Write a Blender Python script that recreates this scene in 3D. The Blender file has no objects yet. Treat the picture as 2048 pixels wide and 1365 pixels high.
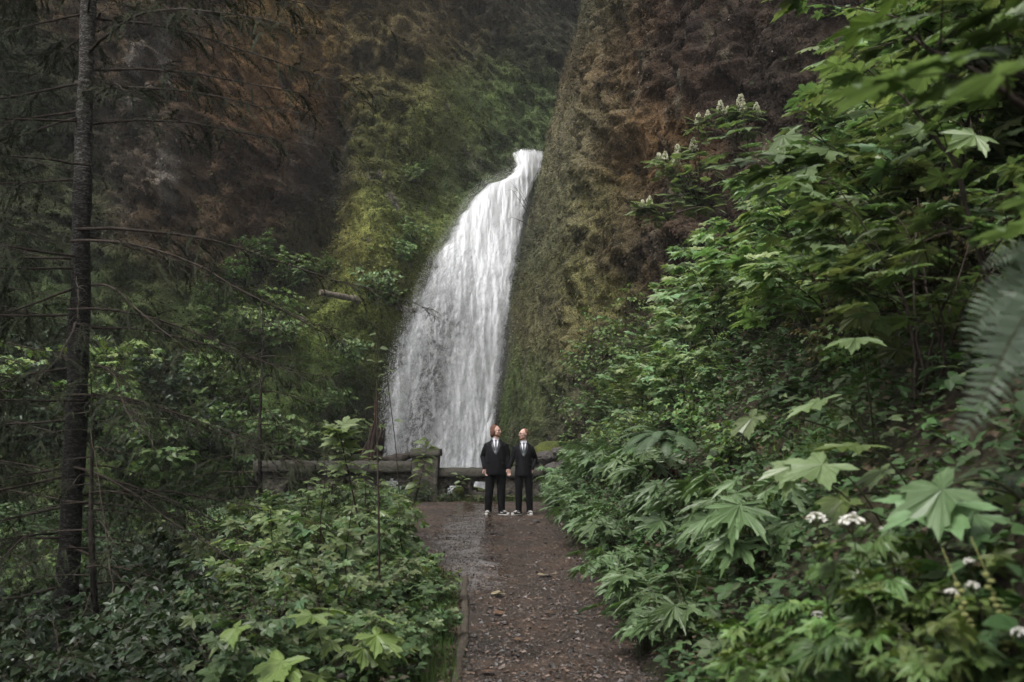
import bpy, math, random
import numpy as np
from mathutils import Vector, Matrix
R = math.radians
rng = np.random.default_rng(7)
random.seed(7)
scene = bpy.context.scene
COL = scene.collection

# ------------------------------------------------------------------ camera
F = 1991.0; PITCH = math.atan(188/1991.0); CAMZ = 1.6
cam_d = bpy.data.cameras.new('camera'); cam = bpy.data.objects.new('camera', cam_d); COL.objects.link(cam)
cam_d.sensor_width = 36; cam_d.lens = 35; cam_d.clip_start = 0.05; cam_d.clip_end = 500
cam.location = (0, 0, CAMZ); cam.rotation_euler = (math.pi/2 + PITCH, 0, 0)
cam_d.dof.use_dof = True; cam_d.dof.focus_distance = 20.5; cam_d.dof.aperture_fstop = 3.0
scene.camera = cam
# ------------------------------------------------------------------ world + sun
SUN_EL, SUN_AZ = R(60), R(215)      # azimuth: direction the light comes from, clockwise from +Y
world = bpy.data.worlds.new('World'); scene.world = world; world.use_nodes = True
nt = world.node_tree; nt.nodes.clear()
wo = nt.nodes.new('ShaderNodeOutputWorld'); bg = nt.nodes.new('ShaderNodeBackground')
sky = nt.nodes.new('ShaderNodeTexSky'); sky.sky_type = 'NISHITA'; sky.sun_disc = False
sky.sun_elevation = SUN_EL; sky.sun_rotation = SUN_AZ; sky.dust_density = 4.0; sky.air_density = 1.0; sky.ozone_density = 0.6
hs = nt.nodes.new('ShaderNodeHueSaturation'); hs.inputs['Saturation'].default_value = 0.10
nt.links.new(sky.outputs[0], hs.inputs['Color']); nt.links.new(hs.outputs[0], bg.inputs[0])
bg.inputs[1].default_value = 0.14
nt.links.new(bg.outputs[0], wo.inputs[0])
sd = bpy.data.lights.new('sun', 'SUN'); sd.energy = 1.5; sd.angle = R(22); sd.color = (1.0, 0.96, 0.9)
sun = bpy.data.objects.new('sun', sd); COL.objects.link(sun)
dvec = -Vector((math.sin(SUN_AZ)*math.cos(SUN_EL), math.cos(SUN_AZ)*math.cos(SUN_EL), math.sin(SUN_EL)))
sun.rotation_euler = dvec.to_track_quat('-Z', 'Y').to_euler()
vs = scene.view_settings; vs.view_transform = 'Standard'; vs.look = 'None'; vs.gamma = 1.0; vs.exposure = 0.98
vs.use_curve_mapping = False
scene.render.engine = 'CYCLES'
cy = scene.cycles
cy.use_denoising = True; cy.max_bounces = 5; cy.diffuse_bounces = 3; cy.glossy_bounces = 2
cy.transmission_bounces = 3; cy.transparent_max_bounces = 12; cy.caustics_reflective = False; cy.caustics_refractive = False
cy.use_adaptive_sampling = True; cy.adaptive_threshold = 0.03

# ------------------------------------------------------------------ pixels <-> world (2048 x 1365 frame of the photograph)
CA, SA = math.cos(PITCH), math.sin(PITCH)
def P(px, py, t):
    r = (px-1024)/F; u = (682.5-py)/F
    return np.array([r*t, (CA - u*SA)*t, CAMZ + (SA + u*CA)*t])
def proj(p):
    x, y, z = p[0], p[1], p[2]-CAMZ
    f = y*CA + z*SA; u = -y*SA + z*CA
    return 1024 + F*x/f, 682.5 - F*u/f, f

# ------------------------------------------------------------------ noise
def _h(ix, iy, iz, seed):
    n = (ix*374761393 + iy*668265263 + iz*2147483647 + seed*144665) & 0xffffffff
    n = ((n ^ (n >> 13))*1274126177) & 0xffffffff
    n = (n ^ (n >> 16))
    n = (n*2246822519) & 0xffffffff
    return ((n ^ (n >> 15)) & 0xffff)/65535.0
def vnoise(x, y, z, seed=0):
    x = np.asarray(x, float); y = np.asarray(y, float)+0*x; z = np.asarray(z, float)+0*x
    fx, fy, fz = np.floor(x), np.floor(y), np.floor(z)
    ix, iy, iz = fx.astype(np.int64), fy.astype(np.int64), fz.astype(np.int64)
    a, b, c = x-fx, y-fy, z-fz
    a = a*a*(3-2*a); b = b*b*(3-2*b); c = c*c*(3-2*c)
    def L(p, q, t): return p+(q-p)*t
    return L(L(L(_h(ix,iy,iz,seed), _h(ix+1,iy,iz,seed), a), L(_h(ix,iy+1,iz,seed), _h(ix+1,iy+1,iz,seed), a), b),
             L(L(_h(ix,iy,iz+1,seed), _h(ix+1,iy,iz+1,seed), a), L(_h(ix,iy+1,iz+1,seed), _h(ix+1,iy+1,iz+1,seed), a), b), c)
def fbm(x, y, z, octaves=4, seed=0, gain=0.5):
    s = 0; amp = 1; tot = 0; f = 1.0
    for o in range(octaves):
        s = s + amp*(vnoise(np.asarray(x)*f, np.asarray(y)*f, np.asarray(z)*f, seed+o*17)-0.5)*2
        tot += amp; amp *= gain; f *= 2.03
    return s/tot
def sstep(a, b, x):
    t = np.clip((np.asarray(x, float)-a)/(b-a), 0, 1); return t*t*(3-2*t)

# ------------------------------------------------------------------ geometry collector (triangles, quads)
class Geo:
    def __init__(s): s.v = []; s.f = []; s.uv = []; s.c = []; s.m = []; s.n = 0
    def add(s, v, f, uv=None, c=None, m=0):
        v = np.asarray(v, float).reshape(-1, 3); f = np.asarray(f, int)
        if f.shape[1] == 4: f = np.concatenate([f[:, [0,1,2]], f[:, [0,2,3]]])
        s.v.append(v); s.f.append(f+s.n); s.n += len(v)
        s.uv.append(np.zeros((len(v), 2)) if uv is None else np.asarray(uv, float))
        if c is None: c = np.ones((len(v), 3))
        s.c.append(np.broadcast_to(np.asarray(c, float), (len(v), 3)))
        s.m.append(np.full(len(f), m, int))
    def batch(s, tpl, pos, tip, nor, size, c=None):
        """tpl=(verts,tris[,uv]); x = side, y = tip, z = normal"""
        tv, tf = tpl[0], tpl[1]; n = len(pos); k = len(tv)
        tip = tip/np.linalg.norm(tip, axis=1, keepdims=True)
        side = np.cross(tip, nor); side /= np.linalg.norm(side, axis=1, keepdims=True)+1e-9
        nn = np.cross(side, tip)
        size = np.broadcast_to(np.asarray(size, float), (n,))
        V = (tv[None,:,0:1]*side[:,None,:] + tv[None,:,1:2]*tip[:,None,:] + tv[None,:,2:3]*nn[:,None,:])*size[:,None,None] + pos[:,None,:]
        Fc = (tf[None,:,:] + (np.arange(n)*k)[:,None,None]).reshape(-1, 3)
        uv = np.tile(tpl[2] if len(tpl) > 2 else tv[:, :2], (n, 1))
        if c is not None: c = np.repeat(np.asarray(c, float), k, axis=0)
        s.add(V.reshape(-1,3), Fc, uv, c)
    def mesh(s, name, mats, smooth=False):
        v = np.concatenate(s.v); f = np.concatenate(s.f); uv = np.concatenate(s.uv); c = np.concatenate(s.c); m = np.concatenate(s.m)
        me = bpy.data.meshes.new(name)
        me.vertices.add(len(v)); me.vertices.foreach_set('co', v.astype(np.float32).ravel())
        me.loops.add(len(f)*3); me.loops.foreach_set('vertex_index', f.astype(np.int32).ravel())
        me.polygons.add(len(f)); me.polygons.foreach_set('loop_start', np.arange(0, len(f)*3, 3, dtype=np.int32))
        me.polygons.foreach_set('loop_total', np.full(len(f), 3, dtype=np.int32))
        ul = me.uv_layers.new(name='UVMap'); ul.data.foreach_set('uv', uv[f.ravel()].astype(np.float32).ravel())
        at = me.attributes.new('tint', 'FLOAT_COLOR', 'POINT')
        at.data.foreach_set('color', np.concatenate([c, np.ones((len(c),1))], 1).astype(np.float32).ravel())
        for mt in (mats if isinstance(mats, (list, tuple)) else [mats]): me.materials.append(mt)
        me.polygons.foreach_set('material_index', m.astype(np.int32))
        me.update(); me.validate()
        me.polygons.foreach_set('use_smooth', np.full(len(me.polygons), smooth, dtype=bool))
        return me
def link(name, me, parent=None, loc=None):
    o = bpy.data.objects.new(name, me); COL.objects.link(o)
    if parent: o.parent = parent
    if loc is not None: o.location = loc
    return o
def tag(o, label=None, cat=None, group=None, kind=None):
    if label: o['label'] = label
    if cat: o['category'] = cat
    if group: o['group'] = group
    if kind: o['kind'] = kind
    return o
def tube(g, pts, rad, sides=6, c=None, m=0, ecc=None, cap=True):
    pts = np.asarray(pts, float); n = len(pts); rad = np.broadcast_to(np.asarray(rad, float), (n,))
    tan = np.gradient(pts, axis=0); tan /= np.linalg.norm(tan, axis=1, keepdims=True)+1e-9
    up = np.array([0,0,1.0]) if abs(tan[0][2]) < 0.9 else np.array([0,-1.0,0])
    V = []
    a = np.arange(sides)/sides*2*math.pi
    for i in range(n):
        s_ = np.cross(tan[i], up); s_ /= np.linalg.norm(s_)+1e-9; u_ = np.cross(s_, tan[i]); up = u_
        e = 1.0 if ecc is None else ecc[i]
        V.append(pts[i] + rad[i]*(np.cos(a)[:,None]*s_ + e*np.sin(a)[:,None]*u_))
    V = np.concatenate(V)
    Fc = [[i*sides+j, i*sides+(j+1)%sides, (i+1)*sides+(j+1)%sides, (i+1)*sides+j] for i in range(n-1) for j in range(sides)]
    uv = np.array([[j/sides, i] for i in range(n) for j in range(sides)], float)
    g.add(V, Fc, uv, c, m)
    if cap:
        for e, o in ((0, 0), (n-1, (n-1)*sides)):
            g.add(np.vstack([pts[e], V[o:o+sides]]), [[0, 1+(j if e else (j+1)%sides), 1+((j+1)%sides if e else j)] for j in range(sides)], None, c, m)
def unit(v): return v/(np.linalg.norm(v, axis=-1, keepdims=True)+1e-9)

# ------------------------------------------------------------------ materials
def mat(name, col, rough=0.8, spec=0.3, trans=0.0, tint=False, noise=None, bump=0.0, bscale=20.0, rand=0.0, sheen=None, metal=0, bdist=.05):
    """noise=(scale, colour2, contrast, detail); rand = brightness/hue change per object; trans = share of light passing a leaf"""
    m = bpy.data.materials.new(name); m.use_nodes = True; t = m.node_tree; N = t.nodes; L = t.links; N.clear()
    out = N.new('ShaderNodeOutputMaterial'); bs = N.new('ShaderNodeBsdfPrincipled')
    bs.inputs['Roughness'].default_value = rough; bs.inputs['Specular IOR Level'].default_value = spec; bs.inputs['Metallic'].default_value = metal
    rgb = N.new('ShaderNodeRGB'); rgb.outputs[0].default_value = (*col, 1); cur = rgb.outputs[0]
    geo = N.new('ShaderNodeTexCoord')
    def mix(bt, a, b, f):
        x = N.new('ShaderNodeMix'); x.data_type = 'RGBA'; x.blend_type = bt
        if isinstance(f, (int, float)): x.inputs[0].default_value = f
        else: L.new(f, x.inputs[0])
        for inp, s_ in ((x.inputs[6], a), (x.inputs[7], b)):
            if isinstance(s_, tuple): inp.default_value = (*s_, 1)
            else: L.new(s_, inp)
        return x.outputs[2]
    if noise:
        for nz in (noise if isinstance(noise, list) else [noise]):
            sc, c2, k, det = nz[:4]
            mp = N.new('ShaderNodeMapping'); L.new(geo.outputs['Object'], mp.inputs[0])
            if len(nz) > 4: mp.inputs['Scale'].default_value = nz[4]
            tx = N.new('ShaderNodeTexNoise'); tx.inputs['Scale'].default_value = sc; tx.inputs['Detail'].default_value = det; tx.inputs['Roughness'].default_value = 0.65
            L.new(mp.outputs[0], tx.inputs['Vector'])
            mr = N.new('ShaderNodeMapRange'); mr.inputs[1].default_value = 0.5-k; mr.inputs[2].default_value = 0.5+k; L.new(tx.outputs[0], mr.inputs[0])
            cur = mix('MIX', cur, c2, mr.outputs[0])
    if tint:
        at = N.new('ShaderNodeAttribute'); at.attribute_name = 'tint'; cur = mix('MULTIPLY', cur, at.outputs['Color'], 1.0)
    if rand:
        oi = N.new('ShaderNodeObjectInfo'); h = N.new('ShaderNodeHueSaturation'); L.new(cur, h.inputs['Color'])
        a = N.new('ShaderNodeMapRange'); a.inputs[3].default_value = 0.5-0.022*rand; a.inputs[4].default_value = 0.5+0.006*rand; L.new(oi.outputs['Random'], a.inputs[0])
        b = N.new('ShaderNodeMath'); b.operation = 'MULTIPLY'; b.inputs[1].default_value = 7.31; L.new(oi.outputs['Random'], b.inputs[0])
        b2 = N.new('ShaderNodeMath'); b2.operation = 'FRACT'; L.new(b.outputs[0], b2.inputs[0])
        b3 = N.new('ShaderNodeMapRange'); b3.inputs[3].default_value = 1-0.3*rand; b3.inputs[4].default_value = 1+0.3*rand; L.new(b2.outputs[0], b3.inputs[0])
        L.new(a.outputs[0], h.inputs['Hue']); L.new(b3.outputs[0], h.inputs['Value']); cur = h.outputs[0]
    L.new(cur, bs.inputs['Base Color'])
    if bump:
        tx = N.new('ShaderNodeTexNoise'); tx.inputs['Scale'].default_value = bscale; tx.inputs['Detail'].default_value = 6; tx.inputs['Roughness'].default_value = 0.7
        L.new(geo.outputs['Object'], tx.inputs['Vector'])
        bp = N.new('ShaderNodeBump'); bp.inputs['Strength'].default_value = bump; bp.inputs['Distance'].default_value = bdist
        L.new(tx.outputs[0], bp.inputs['Height']); L.new(bp.outputs[0], bs.inputs['Normal'])
    last = bs.outputs[0]
    if trans:
        tr = N.new('ShaderNodeBsdfTranslucent'); g2 = mix('MULTIPLY', cur, (1.12, 1.2, 0.66), 1.0); L.new(g2, tr.inputs[0])
        ms = N.new('ShaderNodeMixShader'); ms.inputs[0].default_value = trans
        L.new(last, ms.inputs[1]); L.new(tr.outputs[0], ms.inputs[2]); last = ms.outputs[0]
    L.new(last, out.inputs[0])
    m['_x'] = 1
    return m
def leafmat(name, col, col2, rough=0.42, trans=0.3, rand=1.0, veins=True):
    """palmate leaf: veins run out of the leaf base (uv origin), blade mottled"""
    m = mat(name, col, rough, 0.5, trans, tint=True, noise=(9.0, col2, 0.18, 3), rand=rand)
    if veins:
        N = m.node_tree.nodes; L = m.node_tree.links
        bs = [n for n in N if n.type == 'BSDF_PRINCIPLED'][0]
        uv = N.new('ShaderNodeUVMap'); sp = N.new('ShaderNodeSeparateXYZ'); L.new(uv.outputs[0], sp.inputs[0])
        at = N.new('ShaderNodeMath'); at.operation = 'ARCTAN2'; L.new(sp.outputs[0], at.inputs[0]); L.new(sp.outputs[1], at.inputs[1])
        mu = N.new('ShaderNodeMath'); mu.operation = 'MULTIPLY'; mu.inputs[1].default_value = 2*math.pi/R(50)*1.0; L.new(at.outputs[0], mu.inputs[0])
        co = N.new('ShaderNodeMath'); co.operation = 'COSINE'; L.new(mu.outputs[0], co.inputs[0])
        pw = N.new('ShaderNodeMapRange'); pw.inputs[1].default_value = 0.55; pw.inputs[2].default_value = 1.0; L.new(co.outputs[0], pw.inputs[0])
        bp = N.new('ShaderNodeBump'); bp.inputs['Strength'].default_value = 0.8; bp.inputs['Distance'].default_value = 0.012; bp.invert = True
        L.new(pw.outputs[0], bp.inputs['Height']); L.new(bp.outputs[0], bs.inputs['Normal'])
    return m
M = {}
M['leaf_pale'] = leafmat('pale_leaf', (0.135,0.20,0.078), (0.20,0.27,0.135), trans=.38, rough=.36)
M['leaf_blue'] = leafmat('blue_green_leaf', (0.088,0.155,0.062), (0.14,0.22,0.105))
M['leaf_yellow'] = leafmat('yellow_green_leaf', (0.095,0.17,0.04), (0.13,0.19,0.06))
M['leaf_mid'] = leafmat('mid_green_leaf', (0.085,0.142,0.038), (0.135,0.20,0.065), veins=False)
M['leaf_dark_shaded'] = leafmat('dark_shaded_leaf', (0.017,0.033,0.012), (0.03,0.05,0.018), veins=False)  # dark green with the far-left shade painted into the colour
M['leaf_dry'] = mat('dry_leaf', (0.10,0.078,0.04), 0.8, 0.2, 0.2, tint=True, noise=(6,(0.09,0.10,0.03),0.2,3), rand=1)
M['fern'] = mat('fern_green', (0.045,0.08,0.035), 0.5, 0.4, 0.2, tint=True, noise=(8,(0.075,0.11,0.06),0.2,3), rand=1)
M['fern_grey'] = mat('grey_fern', (0.05,0.082,0.046), 0.5, 0.4, 0.15, tint=True, noise=(8,(0.085,0.115,0.075),0.2,3), rand=0.5)
M['needle'] = mat('conifer_needle', (0.018,0.027,0.011), 0.7, 0.25, 0.1, tint=True, noise=(1.2,(0.035,0.045,0.02),0.15,3), rand=0.6)
M['stem'] = mat('green_stem', (0.045,0.05,0.022), 0.7, 0.3, rand=0.6)
M['twig'] = mat('dark_twig', (0.028,0.02,0.014), 0.85, 0.2, noise=(20,(0.06,0.05,0.04),0.12,3), rand=0.6)
M['pale_twig'] = mat('pale_dead_twig', (0.16,0.14,0.11), 0.85, 0.2, noise=(14,(0.06,0.05,0.04),0.12,3))
M['bark'] = mat('conifer_bark', (0.03,0.024,0.02), 0.9, 0.2, tint=True, noise=[(7,(0.06,0.052,0.045),0.1,6,(1,1,2.2)),(3,(0.02,0.016,0.013),0.1,4)], bump=1.0, bscale=18)
M['bark_pale'] = mat('lichened_bark', (0.045,0.04,0.036), 0.9, 0.2, tint=True, noise=[(9,(0.17,0.165,0.155),0.08,6,(1,1,3.5)),(26,(0.03,0.026,0.022),0.06,4,(1,1,3))], bump=1.0, bscale=24)
M['grass'] = mat('grass_blade', (0.06,0.125,0.03), 0.6, 0.3, 0.25, tint=True, noise=(2,(0.10,0.16,0.05),0.2,3))
M['moss'] = mat('moss_tuft', (.60,.60,.60), 0.85, 0.2, 0.12, tint=True)
M['flower'] = mat('white_petal', (0.7,0.68,0.66), 0.6, 0.3, 0.2, tint=True)
M['cream'] = mat('cream_panicle', (0.5,0.5,0.36), 0.7, 0.3, 0.2, tint=True)

# ------------------------------------------------------------------ terrain
YK = [-6, 3, 6.6, 9.9, 13.9, 20.3, 25.0]
def edgeR(y): return np.interp(y, YK, [.6, .72, .88, 1.0, .85, .72, .72])
def edgeL(y): return np.interp(y, [-6, 3, 6.6, 9.9, 11.6, 13.9, 17, 20.3, 25], [-.6,-.42,-.32,-.48,-.7,-1.35,-1.75,-2.15,-2.1])
def G(x, y):
    x = np.asarray(x, float); y = np.asarray(y, float)
    dR = np.maximum(0, x-edgeR(y)); dL = np.maximum(0, edgeL(y)-x)
    zr = 1.2*np.minimum(dR, 3)+0.85*np.maximum(0, dR-3)
    zr = zr*(1-0.0*y) + np.minimum(dR, 1)*0.28*fbm(x*.9, y*.9, 0, 4, 3)
    zl = -0.42*np.maximum(0, dL-0.9); zl = np.maximum(zl, -3.2)
    zl = zl + sstep(15, 30, y)*sstep(3, 9, dL)*2.2 + np.minimum(dL, 1)*0.16*fbm(x*.8, y*.8, 5, 4, 4)
    z = np.where(x > edgeR(y), zr, np.where(x < edgeL(y), zl, 0.0))
    z = z + 0.018*fbm(x*2.1, y*2.1, 2, 4, 9)
    gor = sstep(25.1, 26.0, y)*(1-sstep(0.6, 2.4, x+0*y))*sstep(-9.5, -7.0, x+0*y)
    zg = -2.6 + 0.22*np.maximum(0, y-27)*sstep(-3, -7, x) + 0.5*fbm(x*.7, y*.7, 1, 4, 6)
    return z*(1-gor)+zg*gor
def hit(px, py, t0=1.5, t1=60):
    tt = np.arange(t0, t1, .02); r_ = (px-1024)/F; u_ = (682.5-py)/F
    x = r_*tt; y = (CA-u_*SA)*tt; z = CAMZ+(SA+u_*CA)*tt; k = np.argmax(z < G(x, y)); return P(px, py, tt[k]), tt[k]
gm = mat('soil', (0.045,0.034,0.022), 0.9, 0.2, noise=[(1.5,(0.03,0.04,0.014),0.1,6),(14,(0.02,0.016,0.012),0.1,4)], bump=0.8, bscale=12)
def grid(g, X, Y, Z, c=None, uv=None):
    a, b = X.shape
    idx = np.arange(a*b).reshape(a, b)
    Fc = np.stack([idx[:-1,:-1], idx[:-1,1:], idx[1:,1:], idx[1:,:-1]], -1).reshape(-1, 4)
    g.add(np.stack([X, Y, Z], -1).reshape(-1, 3), Fc, uv, c)
ys = np.concatenate([np.arange(-8, 2, .5), np.arange(2, 28, .12), np.arange(28, 70, .6), np.arange(70, 400, 30)])
xs = np.concatenate([np.arange(-200, -30, 15), np.arange(-30, -8, .5), np.arange(-8, -2.6, .18), np.arange(-2.6, 2, .06), np.arange(2, 9, .15), np.arange(9, 24, .6), np.arange(24, 200, 15)])
Yg, Xg = np.meshgrid(ys, xs, indexing='ij')
Zg = G(Xg, Yg)
g = Geo(); grid(g, Xg, Yg, Zg)
ground = link('ground', g.mesh('ground', gm, True)); tag(ground, kind='structure')
# path sheet, 12 mm over the ground
pm = bpy.data.materials.new('path_dirt'); pm.use_nodes = True
def path_material(m):
    t = m.node_tree; N = t.nodes; L = t.links
    bs = N['Principled BSDF']; tc = N.new('ShaderNodeTexCoord')
    def nz(sc, det, rough=.6, scale=(1,1,1)):
        mp = N.new('ShaderNodeMapping'); mp.inputs['Scale'].default_value = scale; L.new(tc.outputs['Object'], mp.inputs[0])
        n = N.new('ShaderNodeTexNoise'); n.inputs['Scale'].default_value = sc; n.inputs['Detail'].default_value = det; n.inputs['Roughness'].default_value = rough; L.new(mp.outputs[0], n.inputs[0]); return n.outputs[0]
    def ramp(s, pts):
        r = N.new('ShaderNodeValToRGB'); e = r.color_ramp.elements
        while len(e) < len(pts): e.new(0.5)
        for i, (p, c) in enumerate(pts): e[i].position = p; e[i].color = (*c, 1)
        L.new(s, r.inputs[0]); return r.outputs[0]
    a = ramp(nz(1.1, 5, .6), [(.35, (.026,.017,.012)), (.52, (.046,.028,.019)), (.70, (.088,.053,.034))])
    b = ramp(nz(38, 4, .7), [(.3, (.25,.25,.25)), (.55, (.9,.88,.86)), (.75, (1.8,1.7,1.65))])
    mx = N.new('ShaderNodeMix'); mx.data_type = 'RGBA'; mx.blend_type = 'MULTIPLY'; mx.inputs[0].default_value = 1
    L.new(a, mx.inputs[6]); L.new(b, mx.inputs[7]); L.new(mx.outputs[2], bs.inputs['Base Color'])
    # wet film along the middle of the trail where the spray and drip collect
    at = N.new('ShaderNodeAttribute'); at.attribute_name = 'tint'
    wn = nz(2.6, 5, .7)
    mm = N.new('ShaderNodeMath'); mm.operation = 'MULTIPLY'; L.new(at.outputs['Fac'], mm.inputs[0]); L.new(wn, mm.inputs[1])
    mr = N.new('ShaderNodeMapRange'); mr.inputs[1].default_value = .25; mr.inputs[2].default_value = .55; mr.inputs[3].default_value = .6; mr.inputs[4].default_value = .10
    L.new(mm.outputs[0], mr.inputs[0]); L.new(mr.outputs[0], bs.inputs['Roughness'])
    bs.inputs['Specular IOR Level'].default_value = .5
    bp = N.new('ShaderNodeBump'); bp.inputs['Distance'].default_value = .02
    m3 = N.new('ShaderNodeMapRange'); m3.inputs[1].default_value = .25; m3.inputs[2].default_value = .55; m3.inputs[3].default_value = .8; m3.inputs[4].default_value = .10; L.new(mm.outputs[0], m3.inputs[0]); L.new(m3.outputs[0], bp.inputs['Strength'])
    L.new(nz(45, 5, .75), bp.inputs['Height']); L.new(bp.outputs[0], bs.inputs['Normal'])
path_material(pm)
ny, nx = 420, 40
yy = np.linspace(-6, 25.0, ny); uu = np.linspace(0, 1, nx)
wob = 0.10*fbm(yy*.9, 3, 1, 4, 21); wob2 = 0.10*fbm(yy*.9, 9, 1, 4, 22)
XL = edgeL(yy)-0.10+wob; XR = edgeR(yy)+0.02+wob2*.6
Xp = XL[:,None]+(XR-XL)[:,None]*uu[None,:]; Yp = np.repeat(yy[:,None], nx, 1)
Zp = G(Xp, Yp)+0.012+0.012*fbm(Xp*6, Yp*6, 0, 3, 30); Zp[:,0] -= .05; Zp[:,-1] -= .05
wetc = np.exp(-((Xp-np.interp(Yp, [6,9,12,15,21], [.1,-.15,-.5,-.75,-.8]))/.50)**2)*sstep(9, 12, Yp)*1.5+.25
g = Geo(); grid(g, Xp, Yp, Zp, c=np.repeat(wetc.reshape(-1,1), 3, 1))
path = link('path', g.mesh('path', pm, True)); tag(path, kind='structure')
# gravel on the path
def stone_tpl(seed, sub=0):
    r = np.random.default_rng(seed)
    v = np.array([[1,0,0],[-1,0,0],[0,1,0],[0,-1,0],[0,0,1],[0,0,-1]], float)
    f = np.array([[0,2,4],[2,1,4],[1,3,4],[3,0,4],[2,0,5],[1,2,5],[3,1,5],[0,3,5]])
    for _ in range(sub):
        v = list(v); cache = {}; nf = []
        def mid(a, b):
            k = (min(a,b), max(a,b))
            if k not in cache: v.append(unit((v[a]+v[b])/2)); cache[k] = len(v)-1
            return cache[k]
        for a, b, c in f: x, y, z = mid(a,b), mid(b,c), mid(c,a); nf += [[a,x,z],[x,b,y],[z,y,c],[x,y,z]]
        v = np.array(v); f = np.array(nf)
    v = v*(1+r.uniform(-.28, .28, (len(v), 1)))*np.array([1, .75, .5]); return v, f
gg = Geo()
for k in range(5):
    n = 5200
    y = 5.2+19.5*rng.random(n)**1.7; u = rng.random(n); x = edgeL(y)-.05+(edgeR(y)-edgeL(y)+.12)*u
    s_ = rng.uniform(.004, .013, n)*(1+2.2*(rng.random(n) > .975))
    pos = np.stack([x, y, G(x,y)+.012+s_*.2], 1)
    th = rng.random(n)*6.28
    tint = rng.choice([.03,.045,.07,.11,.02], n)[:,None]*np.array([[1.05,.86,.76]])*rng.uniform(.7,1.2,(n,1))
    gg.batch(stone_tpl(k, 0), pos, np.stack([np.cos(th), np.sin(th), rng.uniform(-.2,.2,n)],1), np.stack([rng.uniform(-.3,.3,n), rng.uniform(-.3,.3,n), np.ones(n)],1), s_, tint)
# loose bark and leaf litter lying flat among the stones
n = 5000
y = 5.0+14*rng.random(n)**1.6; x = edgeL(y)+(edgeR(y)-edgeL(y))*rng.random(n)
th = rng.random(n)*6.28
litter = (np.array([[-.3,0,0],[.3,.1,.1],[.25,1,.05],[-.2,.9,.15]]), np.array([[0,1,2],[0,2,3]]))
gg.batch(litter, np.stack([x,y,G(x,y)+.022],1), np.stack([np.cos(th),np.sin(th),rng.uniform(-.1,.3,n)],1), np.stack([rng.uniform(-.4,.4,n),rng.uniform(-.4,.4,n),np.ones(n)],1),
         rng.uniform(.012,.04,n), rng.choice([.04,.08,.13],n)[:,None]*np.array([[1.15,.8,.6]]))
gravel = link('gravel', gg.mesh('gravel', mat('gravel_stone', (1,1,1), .5, .5, tint=True))); tag(gravel, kind='stuff')

# ------------------------------------------------------------------ cliffs
CP = [(1100,0,60),(1100,250,54),(1050,200,52),(1000,300,49),(1020,100,55),(950,0,51),(950,200,47),(930,330,46),(900,420,43),(850,560,40.5),(780,760,39),(745,950,38.5),
      (800,100,46),(820,300,43.5),(760,450,40.5),(710,600,38.5),(660,700,37.5),(600,850,36),(655,430,43.5),(625,560,42),(680,260,47.5),(640,150,46),(560,200,40),(540,400,38.5),(500,600,36.5),
      (450,100,40),(400,300,38),(300,150,37),(300,400,35.5),(300,700,33),(100,200,36),(100,600,32),(-200,200,34),(-200,700,30),(500,900,34),(300,1000,30),(-500,400,32),(-500,900,28),
      (960,600,41.5),(900,800,41),(960,930,41),(1045,400,47.8),(1000,450,44.5),(1000,700,42),(900,1050,41),(1200,600,50),(1200,200,56),(1060,320,49.6),(600,-200,46),(1000,-200,58),(200,-200,39)]
cp = np.array([P(*c) for c in CP])
def cliffY(x, z):
    x = np.asarray(x, float); z = np.asarray(z, float)
    num = 0; den = 0
    for c in cp:
        d2 = ((x-c[0])*1.0)**2+((z-c[2])*.75)**2
        w = np.exp(-d2/(2*1.7**2))+2e-3/(1+d2*.15)**2
        num = num+w*c[1]; den = den+w
    return num/den
# the edges of the fall (photo pixels, distance)
FL = np.array([(1024,309),(1028,318),(1031,338),(1026,354),(1008,367),(975,379),(948,402),(925,435),(900,478),(868,525),(842,580),(818,640),(796,700),(778,780),(764,860),(755,935),(748,1030)], float)
FR = np.array([(1086,310),(1084,330),(1078,352),(1064,383),(1052,420),(1042,470),(1033,520),(1024,580),(1016,640),(1007,720),(998,790),(990,850),(982,935),(975,1030)], float)
def cliff_noise(x, y, z, s=0):
    big = fbm(x*.16+s, y*.16, z*.10, 4, 40+s)
    mid_ = fbm(x*.7, y*.7, z*.45, 4, 50+s)
    col_ = fbm(x*1.3+s, y*.2, z*.18, 3, 60+s)
    fine = fbm(x*3.1, y*3.1, z*2.4, 3, 70+s)
    rd = 1-2*np.abs(fbm(x*.45+s, y*.45, z*.6, 5, 75+s, .6))*2.2
    q = z/1.9+1.4*fbm(x*.25, 1, z*.2, 3, 78+s)+.12*x; led = (q-np.floor(q))**1.6
    return big*1.5+mid_*.75+col_*.45+fine*.38+rd*.30+led*.55*sstep(-.2,.35,fbm(x*.2,2,z*.2,3,79+s)+.15)
gx = np.arange(-34, 7, .11); gz = np.arange(-5, 30, .11)
Xc, Zc = np.meshgrid(gx, gz, indexing='xy')
Yc0 = cliffY(Xc, Zc)
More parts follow.
